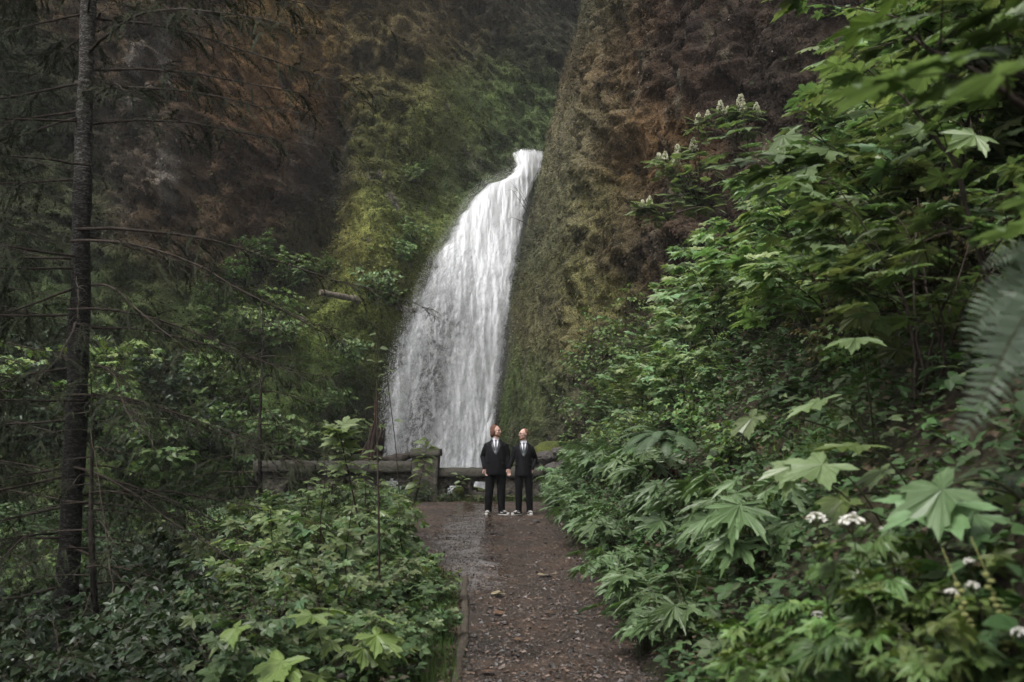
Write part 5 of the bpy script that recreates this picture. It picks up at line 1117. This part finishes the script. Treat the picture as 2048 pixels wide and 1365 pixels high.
v, f = stone_tpl(0, 3); v = unit(v); qa, qb = P(1010,400,43.0), P(865,900,38.0); ax = unit(qb-qa); s1 = unit(np.cross(ax, [0,1,0])); s2 = np.cross(ax, s1)
V_ = (qa+qb)/2+v[:,0:1]*s1*2.6+v[:,1:2]*s2*1.5+v[:,2:3]*ax*7.4; n0 = np.cross(V_[f[0][1]]-V_[f[0][0]], V_[f[0][2]]-V_[f[0][0]])
if n0 @ (V_[f[0][0]]-(qa+qb)/2) < 0: f = f[:, ::-1]
g = Geo(); g.add(V_, f); o = link('mist', g.mesh('mist', mz, True)); tag(o, kind='stuff')
def ring_tube(g, pts, rx, ry, sides=20, m=0, c=None):
    """stacked horizontal ellipses"""
    a = np.arange(sides)/sides*2*math.pi; V = []
    for p, x, y in zip(pts, rx, ry): V.append(np.stack([p[0]+x*np.cos(a), p[1]+y*np.sin(a), np.full(sides, p[2])], 1))
    n = len(pts); V = np.concatenate(V)
    Fc = [[i*sides+j, i*sides+(j+1)%sides, (i+1)*sides+(j+1)%sides, (i+1)*sides+j] for i in range(n-1) for j in range(sides)]
    g.add(V, Fc, None, c, m)
    for e, o_ in ((0,0),(n-1,(n-1)*sides)): g.add(np.vstack([pts[e], V[o_:o_+sides]]), [[0, 1+(j if e else (j+1)%sides), 1+((j+1)%sides if e else j)] for j in range(sides)], None, c, m)
def ell(g, c, r, rot=None, m=0, sub=3):
    v, f = stone_tpl(0, sub); v = unit(v)*np.array(r)
    if rot is not None: v = v @ np.array(rot.to_matrix() if hasattr(rot,'to_matrix') else rot).T
    g.add(v+np.array(c), f, None, None, m)
def limb(g, pts, rads, sides=12):
    pts = np.array(pts, float); tube(g, pts, rads, sides)
    for p, r in zip(pts, rads): ell(g, p, (r,r,r), sub=2)
def fuse(name, g, m_, parent, voxel, smooth=4, loc=None):
    me = g.mesh(name, m_, True); tmp = bpy.data.objects.new('tmp', me); COL.objects.link(tmp)
    md = tmp.modifiers.new('r', 'REMESH'); md.mode = 'VOXEL'; md.voxel_size = voxel; md.use_smooth_shade = True
    if smooth: sm = tmp.modifiers.new('s', 'SMOOTH'); sm.iterations = smooth; sm.factor = .5
    dg = bpy.context.evaluated_depsgraph_get(); out = bpy.data.meshes.new_from_object(tmp.evaluated_get(dg)); out.name = name
    bpy.data.objects.remove(tmp); out.materials.clear(); out.materials.append(m_)
    out.polygons.foreach_set('use_smooth', np.ones(len(out.polygons), bool))
    return link(name, out, parent, loc)
skin = mat('skin', (.46,.31,.25), .55, .4, noise=(18,(.48,.28,.23),.2,3)); suit = mat('black_suit', (.004,.004,.0055), .8, .15, bump=.15, bscale=60); trou = mat('black_trousers', (.0035,.0035,.0045), .85, .12)
shirtm = mat('white_shirt', (.52,.52,.58), .8, .2); tiem = mat('dark_tie', (.035,.04,.05), .5, .5); tieg = mat('green_tie', (.025,.045,.045), .5, .5); lapm = mat('black_lapel', (.009,.009,.013), .45, .4)
hairr = mat('reddish_hair', (.12,.055,.035), .7, .3, noise=(30,(.09,.035,.02),.15,3)); hairb = mat('short_brown_hair', (.10,.05,.03), .8, .2, noise=(40,(.2,.11,.08),.15,3)); beard = mat('red_beard', (.22,.11,.07), .8, .2, noise=(60,(.14,.07,.045),.15,3))
eyem = mat('eye', (.04,.03,.03), .2, .5); shoeb = mat('black_canvas', (.012,.012,.013), .8, .2); shoew = mat('white_rubber', (.42,.41,.39), .6, .3); glassm = mat('glasses_frame', (.03,.025,.02), .3, .5); lipm = mat('lips', (.38,.15,.12), .5, .4)
def hand(g, w, d, curl, side, s=1.0):
    """palm and five unequal fingers; w = wrist, d = hand direction"""
    w = np.array(w, float); d = unit(np.array(d, float)); across = unit(np.cross(d, np.array([side*.35, 1.0, 0]))) ; pal = unit(np.cross(across, d))*side
    Mx = np.stack([across, d, pal], 1)
    ell(g, w+d*.05*s, (.040*s, .052*s, .017*s), Mx); tube(g, [w-d*.02, w+d*.03*s], [.027*s,.026*s], 10)
    for k, (o_, l) in enumerate(((-.028,.072),(-.010,.080),(.009,.075),(.027,.060))):
        b = w+d*.088*s+across*o_*s; p = [b]; dd = d.copy()
        for j, q in enumerate((.42,.33,.25)): dd = unit(dd+pal*curl*(.25+.45*j)); p.append(p[-1]+dd*l*q*s)
        limb(g, p, [.0095*s,.009*s,.0082*s,.007*s], 8)
    b = w+d*.03*s-across*.034*s; limb(g, [b, b+(d*.6-across*.75)*.035*s+pal*.01, b+(d*1.0-across*.75)*.055*s+pal*.02], [.013*s,.011*s,.009*s], 8)
def shoe(parent, p, ang, hf):
    o = link('shoe', None, parent); 
    bpy.data.objects.remove(o)
    fr = np.array([math.sin(ang), -math.cos(ang), 0]); rt = np.array([math.cos(ang), math.sin(ang), 0])
    L_ = .29; ys_ = np.linspace(-.5,.5,15); half = .5*.105*np.array([.62,.8,.86,.84,.8,.78,.8,.86,.93,1,1.02,1,.92,.75,.40])
    def loft(hgt, wsc, z0, shrink=0):
        g = Geo(); V = []; K = 11
        for y, w, h in zip(ys_, half*wsc, hgt):
            a = np.linspace(0, math.pi, K); q = np.array(p)+fr*(y*L_*(1-shrink)+.07)
            V.append(q+rt*(w*np.cos(a))[:,None]+np.array([0,0,1])*(z0+h*np.sin(a)**.7)[:,None])
        V = np.concatenate(V); n = len(ys_); Fc = [[i*K+j,(i+1)*K+j,(i+1)*K+(j+1)%K,i*K+(j+1)%K] for i in range(n-1) for j in range(K)]; g.add(V, Fc)
        g.add(np.vstack([V[:K].mean(0),V[:K]]), [[0,1+(j+1)%K,1+j] for j in range(K)]); g.add(np.vstack([V[-K:].mean(0),V[-K:]]), [[0,1+j,1+(j+1)%K] for j in range(K)]); return g
    up = link('shoe', loft(np.array([.07,.085,.09,.09,.088,.082,.075,.066,.058,.052,.048,.045,.042,.036,.02]), .96, .018, .03).mesh('shoe', shoeb, True), parent)
    link('sole', loft(np.full(15,.030), 1.06, .0).mesh('sole', shoew, True), up)
    g = Geo(); 
    for y, h in ((.10,.075),(.055,.085),(.01,.093)):
        q = np.array(p)+fr*(y+.03)+np.array([0,0,h]); tube(g, [q-rt*.036-np.array([0,0,.012]), q+np.array([0,0,.004]), q+rt*.036-np.array([0,0,.012])], [.008]*3, 6)
    q = np.array(p)+fr*.15+np.array([0,0,.048]); g2 = Geo(); ell(g, q+fr*.035-np.array([0,0,.012]), (.040,.034,.020), sub=2)
    link('laces', g.mesh('laces', shoew, True), up)
    g = Geo()   # white side stripe
    for sg in (-1,1):
        c = [np.array(p)+fr*t_+rt*sg*.043+np.array([0,0,h]) for t_, h in ((-.04,.075),(.0,.06),(.05,.045),(.10,.05))]; tube(g, c, [.006,.008,.008,.005], 5)
    link('side_stripe', g.mesh('side_stripe', shoew, True), up)
def person(x, y, H, heavy, turn, arms, feet, tie_m, hair_style, label):
    """arms: [shoulder side -1/1, elbow, wrist, hand dir] in metres at 1.8 m scale; feet: (x, y, toe angle)"""
    o = bpy.data.objects.new('person', None); COL.objects.link(o); o.location = (x, y, float(G(x,y))+.012); o.scale = (H/1.8,)*3
    w = heavy; z = lambda a: a
    g = Geo()   # ---- body, one surface
    sw = .170+.035*w
    ring_tube(g, [(0,0,.86),(0,0,.95),(0,0,1.08),(0,-.01,1.25),(0,-.005,1.38),(0,0,1.47),(0,.01,1.50)], [.14,.14+.03*w,.125+.05*w,.14+.04*w,.13+.02*w,.075,.055], [.10,.10+.03*w,.09+.06*w,.10+.04*w,.085+.02*w,.055,.045])
    limb(g, [(0,.012,1.44),(0,.0,1.52),(math.sin(turn)*.012,-.006,1.585)], [.066+.008*w,.062+.008*w,.060+.006*w])
    for sd_, el, wr_, hd in arms:
        limb(g, [(sd_*(sw-.06),0,1.37), el, wr_], [.036,.036,.027]); hand(g, wr_, hd, .55, sd_)
    for fx, fy, fa in feet:
        hx = math.copysign(.095, fx); limb(g, [(hx,0,.90),((hx+fx)/2+.0,-.015,.49),(fx,fy,.09)], [.085,.055,.04])
        limb(g, [(fx,fy+.02,.06),(fx+math.sin(fa)*.12,fy-math.cos(fa)*.12,.045)], [.035,.028])
    hc = np.array([0,-.012,1.672]); ct_, st_ = math.cos(turn), math.sin(turn); Rz = np.array([[ct_,-st_,0],[st_,ct_,0],[0,0,1]])
    Hd = lambda p: hc+Rz@(np.array(p)*np.array([1+.06*w,1,1]))
    def he(c, r, sub=3): ell(g, Hd(c), r, Rz, 0, sub)
    he((0,.012,.018), (.076+.004*w,.095,.098)); he((0,-.03,-.045), (.060+.006*w,.062,.070)); he((0,-.058,-.085),(.032,.030,.026)); he((0,-.072,.022),(.052,.022,.03))
    limb(g, [Hd((0,-.088,.015)), Hd((0,-.104,-.012)), Hd((0,-.108,-.022))], [.009,.013,.015]); he((.014,-.094,-.026),(.010,.011,.009),2); he((-.014,-.094,-.026),(.010,.011,.009),2)
    he((0,-.088,-.056),(.024,.012,.007),2); he((0,-.086,-.066),(.021,.012,.007),2)
    for s_ in (-1,1): he((s_*.077,.012,-.008),(.007,.015,.026),2); he((s_*.042,-.066,-.02),(.022,.02,.02),2)
    body = fuse('body', g, skin, o, .0065, 2)
    for s_ in (-1,1):
        g = Geo(); ell(g, Hd((s_*.030,-.087,.008)), (.011,.007,.006), Rz, sub=2); link('eye', g.mesh('eye', eyem, True), body)
        g = Geo(); tube(g, [Hd((s_*.014,-.095,.028)),Hd((s_*.032,-.092,.034)),Hd((s_*.052,-.080,.027))], [.004,.005,.003], 6); link('eyebrow', g.mesh('eyebrow', beard, True), body)
    g = Geo(); ell(g, Hd((0,-.096,-.060)), (.022,.008,.007), Rz, sub=2); link('lips', g.mesh('lips', lipm, True), body)
    # hair and beard
    g = Geo()
    if hair_style == 'long':
        for c, r in (((0,.035,.045),(.086,.090,.085)),((0,.070,-.02),(.078,.050,.095)),((.066,.034,-.02),(.028,.058,.085)),((-.066,.034,-.02),(.028,.058,.085)),((0,.080,-.085),(.066,.036,.05))): ell(g, Hd(c), r, Rz)
    else:
        for c, r in (((0,.030,.030),(.081,.086,.090)),((0,.055,-.02),(.074,.052,.06))): ell(g, Hd(c), r, Rz)
    hr = fuse('hair', g, hairr if hair_style == 'long' else hairb, body, .008, 1)
    g = Geo()
    for c, r in (((0,-.066,-.098),(.040,.036,.024)),((.042,-.035,-.080),(.024,.038,.026)),((-.042,-.035,-.080),(.024,.038,.026)),((0,-.097,-.045),(.030,.010,.007))): ell(g, Hd(c), r, Rz)
    fuse('beard', g, beard, body, .006, 1)
    if hair_style != 'long':
        g = Geo()
        for s_ in (-1,1):
            cc_ = [Hd((s_*.032+.024*math.cos(a), -.106, .006+.018*math.sin(a))) for a in np.linspace(0,6.283,13)]; tube(g, cc_, [.0022]*13, 5, cap=False)
            tube(g, [Hd((s_*.056,-.104,.010)), Hd((s_*.082,-.01,.012))], [.002,.002], 5)
        tube(g, [Hd((-.008,-.107,.012)), Hd((.008,-.107,.012))], [.002,.002], 5); link('glasses', g.mesh('glasses', glassm, True), body)
    # ---- trousers
    g = Geo(); ring_tube(g, [(0,0,.80),(0,0,.88),(0,0,.97),(0,0,1.04)], [.165+.03*w,.178+.035*w,.17+.04*w,.16+.04*w], [.115+.03*w,.125+.04*w,.115+.05*w,.11+.05*w])
    for fx, fy, fa in feet:
        hx = math.copysign(.095+.012*w, fx); limb(g, [(hx,0,.85),((hx+fx)/2,-.012,.50),(fx,fy+.012,.14),(fx,fy+.012,.085)], [.095+.022*w,.076+.012*w,.066+.006*w,.068+.006*w], 16)
    fuse('trousers', g, trou, o, .011, 3)
    # ---- jacket
    g = Geo(); ring_tube(g, [(0,0,.80),(0,0,.86),(0,-.005,1.0),(0,-.01,1.12),(0,-.01,1.27),(0,0,1.38),(0,.005,1.455),(0,.012,1.50)], [.180+.045*w,.182+.045*w,.168+.055*w,.160+.058*w,.175+.045*w,.180+.03*w,.135+.02*w,.080], [.145+.05*w,.148+.06*w,.138+.075*w,.135+.075*w,.142+.05*w,.128+.03*w,.098+.015*w,.062], 28)
    for sd_, el, wr_, hd in arms:
        wq = np.array(wr_)*.96+np.array(el)*.04
        limb(g, [(sd_*(sw-.095),.0,1.425), (sd_*(sw-.015),0,1.375), (sd_*(sw+.01),0,1.30), el, tuple(wq)], [.052,.066,.066+.008*w,.054+.006*w,.043], 14)
    jk = fuse('jacket', g, suit, o, .011, 3)
    # ---- shirt front, collar, tie, lapels, lying on the chest
    rxs = ([.80,1.0,1.12,1.27,1.38,1.455,1.50],[.145+.05*w,.138+.075*w,.135+.075*w,.142+.05*w,.128+.03*w,.098+.015*w,.062],[0,-.005,-.01,-.01,0,.005,.012],[.180+.045*w,.168+.055*w,.160+.058*w,.175+.045*w,.180+.03*w,.135+.02*w,.080])
    def front(x_, z_, off):
        ry = np.interp(z_, rxs[0], rxs[1]); yc = np.interp(z_, rxs[0], rxs[2]); rx = np.interp(z_, rxs[0], rxs[3]); return yc-ry*math.sqrt(max(.05,1-(x_/rx)**2))-off
    def panel(rows, off, th=.006):
        g = Geo(); V = []; K = 7
        for z_, xl, xr in rows:
            for q in np.linspace(xl,xr,K): V.append((q, front(q,z_,off), z_))
        n = len(rows); V = np.array(V); B = V+np.array([0,.012,0]); idx = [[i*K+j,i*K+j+1,(i+1)*K+j+1,(i+1)*K+j] for i in range(n-1) for j in range(K-1)]; N0 = n*K
        Fc = idx+[[N0+a for a in q[::-1]] for q in idx]
        for i in range(n-1):
            for j in (0,K-1): a,b = i*K+j,(i+1)*K+j; Fc.append([a,b,N0+b,N0+a])
        for j in range(K-1):
            for i in (0,n-1): a,b = i*K+j,i*K+j+1; Fc.append([a,b,N0+b,N0+a])
        g.add(np.vstack([V,B]), Fc); return g
    zb_ = 1.245
    link('shirt', panel([(zb_,-.004,.004),(1.30,-.024,.024),(1.38,-.044,.044),(1.45,-.060,.060),(1.50,-.060,.060),(1.515,-.052,.052)], .004).mesh('shirt', shirtm, True), o)
    cg = Geo()
    for s_ in (-1,1): cg.add([(s_*.012,-.085,1.492),(s_*.062,-.058,1.462),(s_*.066,-.028,1.545),(s_*.02,-.068,1.530),(s_*.012,-.075,1.492),(s_*.062,-.048,1.462),(s_*.060,-.018,1.545),(s_*.02,-.058,1.530)], [[0,1,2],[0,2,3],[4,6,5],[4,7,6],[0,4,5],[0,5,1],[1,5,6],[1,6,2],[2,6,7],[2,7,3],[3,7,4],[3,4,0]])
    ring_tube(cg, [(0,.0,1.49),(0,-.002,1.535)], [.070,.066], [.066,.062])
    link('collar', cg.mesh('collar', shirtm), o)
    link('tie', panel([(zb_+.002,-.004,.004),(zb_+.04,-.024,.024),(1.36,-.022,.022),(1.45,-.014,.014),(1.475,-.021,.021),(1.50,-.022,.022)], .013).mesh('tie', tie_m, True), o)
    for s_ in (-1,1):
        a = [(zb_-.03,0,.014),(1.30,.018,.058),(1.38,.034,.092),(1.40,.038,.080),(1.45,.050,.092),(1.50,.055,.075)]
        rows = [(q[0],q[1],q[2]) if s_ > 0 else (q[0],-q[2],-q[1]) for q in a]
        link('lapel', panel(rows, .011).mesh('lapel', lapm, True), jk)
        g = Geo(); q = (s_*.125, front(s_*.125,1.02,.004), 1.02); g.add(np.array([[-.05,0,0],[.05,0,0],[.05,0,.03],[-.05,0,.03],[-.05,.02,0],[.05,.02,0],[.05,.02,.03],[-.05,.02,.03]])+np.array(q), [[0,1,2,3],[5,4,7,6],[4,0,3,7],[1,5,6,2],[3,2,6,7],[4,5,1,0]]); link('pocket_flap', g.mesh('pocket_flap', suit), jk)
    for z_ in (1.20, 1.10):
        g = Geo(); ell(g, (.012, front(.012,z_,.004), z_), (.010,.005,.010), sub=2); link('button', g.mesh('button', lapm, True), jk)
    for fx, fy, fa in feet: shoe(o, (fx, fy, 0), fa, H)
    tag(o, label, 'person'); return o
YP = 20.2
# turn: + looks to the viewer's right
person(-.325, YP, 1.80, .75, R(62), [(-1,(-.262,.05,1.16),(-.225,-.08,.93),(.35,.12,-1)),(1,(.240,.0,1.17),(.252,-.05,.925),(.04,-.15,-1))], [(-.155,0,-.15),(.115,0,.75)], tiem, 'long', 'person in black suit with long reddish hair and beard, head turned towards the other')
person(.235, YP-.02, 1.73, .12, R(-60), [(1,(.245,.06,1.16),(.175,-.05,.95),(-.30,.12,-1)),(-1,(-.235,.0,1.19),(-.300,-.06,.965),(-.03,-.1,-1))], [(-.105,0,-.72),(.125,0,.15)], tieg, 'short', 'bearded person in black suit with short hair and glasses, head turned to look back')
#@@LABELS
# ------------------------------------------------------------------ labels from where each plant stands
bpy.context.view_layer.update()
LM = [('the foot of the waterfall',880,930,0),('the bridge pillar',850,950,0),('the two people',1020,940,0),('the reddish root mass',1325,960,0),('the white-spiked shrubs',1400,320,0),('the large conifer trunk',140,700,0),('the broken snag',742,850,0),('the slim conifer sapling',525,800,0),
      ('the white flower heads',1690,1055,0),('the edging log',930,1270,0),('the tall bare stem',757,1000,0),('the dark hollow of the bank',1600,700,0),('the hanging grey fern',1960,720,0),('the mossy boulder',1100,890,0),('the top of the fall',1040,320,0),('the very large dark leaf',1890,1010,0),('the fallen log',760,600,0),('the wet patch of path',930,1110,0),('the top right corner',2000,60,0),('the lower left corner',60,1320,0),('the left border',10,800,0),('the bright mossy slope',700,480,0),('the dead twig',215,1100,0),('the grassy gap',1480,1050,0),('the thin right verge of the path',1180,1110,0)]
def dirword(dx, dy):
    a = math.degrees(math.atan2(-dy, dx))%360
    return ['right of','up and right of','above','up and left of','left of','down and left of','below','down and right of'][int(((a+22.5)%360)//45)]
info = []
for o, desc, top, lab in THINGS:
    m_ = o.matrix_world @ Vector((0,0,top)); px, py, t = proj(np.array(m_)); px = min(2040, max(8, px)); py = min(1357, max(8, py)); dd = sorted((math.hypot(px-a, py-b), n_, a, b) for n_, a, b, _ in LM)
    info.append([o, desc, px, py, dd, t])
from collections import defaultdict
SHORT = {'tall shrub of big pale lobed leaves':'big-leaved tall shrub','leafy shrub of drooping pale maple-like leaves':'maple-like leafy shrub','open shrub of layered pale leaves':'open layered shrub','dense shrub of overlapping pale leaves':'dense pale shrub','low plant of deeply cut blue-green leaves':'deeply cut plant','low clump of toothed dark green leaves':'toothed dark clump','arching plant of broad cut leaves':'arching broad-leaved plant','bushy small-leaved undergrowth bush':'small-leaved bush','mid green bush with three-part leaves':'three-leaflet bush','spreading bush of small leaflets':'spreading small-leaflet bush','sparse yellow-brown bush of fading leaves':'fading yellow-brown bush','slender shrub of thin stems and tiny leaves':'slender tiny-leaved shrub','bright plant of narrow fingered leaflets':'bright fingered plant','bright green shrub of three-part leaves':'bright three-leaflet shrub','fresh green shrub with toothed leaves':'fresh toothed-leaf shrub','light green bramble-like shrub':'light bramble-like shrub','leafy green shrub with upright shoots':'upright-shoot shrub','plant with very large pale green toothed leaves':'very large-leaved plant','dark leafy bush in the shade':'dark shaded bush','rounded bright green bush rooted in the rock':'rounded rock bush','small fresh green bush clinging to moss':'small fresh bush','tufted pale green bush on the cliff':'tufted pale bush'}
def put(lv):
    d = defaultdict(list)
    for q in info: d[q[6]].append(q)
    return d
for q in info:
    _, n_, a, b = q[4][0]; near = q[4][0][0] < 45
    q.append(f"{q[1]} {'beside' if near else dirword(q[2]-a, q[3]-b)} {n_}")
for lab, qs in put(0).items():
    if len(qs) > 1:
        for q in qs:
            _, n_, a, b = q[4][1]; q[6] = f"{lab}, {dirword(q[2]-a, q[3]-b)} {n_}"
ordn = ['first','second','third','fourth','fifth','sixth','seventh','eighth','ninth']
for lab, qs in put(1).items():
    if len(qs) > 1:
        qs.sort(key=lambda q: q[5])
        for k, q in enumerate(qs): q[6] = (('nearest ' if k == 0 else 'farthest ' if k == len(qs)-1 else ordn[k]+' nearest ')+lab)
for q in info:
    w = q[6].split()
    if len(w) > 16: q[6] = q[6].replace(q[1], SHORT.get(q[1], ' '.join(q[1].split()[:3])))
    for a_, b_ in ((' and left of',' left of'),(' and right of',' right of'),('the thin right verge of the path','the right path verge'),('the dark hollow of the bank','the bank hollow'),('the wet patch of path','the wet path'),('the foot of the waterfall','the waterfall foot'),('the white-spiked shrubs','white-spiked shrubs'),('the top of the fall','the fall top'),('the reddish root mass','the root mass'),('the lower left corner','the lower-left corner'),('the top right corner','the top-right corner'),('the white flower heads','white flower heads'),('the bright mossy slope','the mossy slope')):
        if len(q[6].split()) > 16: q[6] = q[6].replace(a_, b_)
    if len(q[6].split()) > 16: print('LONG', q[6])
    q[6] = ' '.join(q[6].split()[:16]); q[0]['label'] = q[6]
seen = defaultdict(int)
for q in info: seen[q[6]] += 1
print('DUP LABELS', [k for k, v in seen.items() if v > 1][:10], len(info))
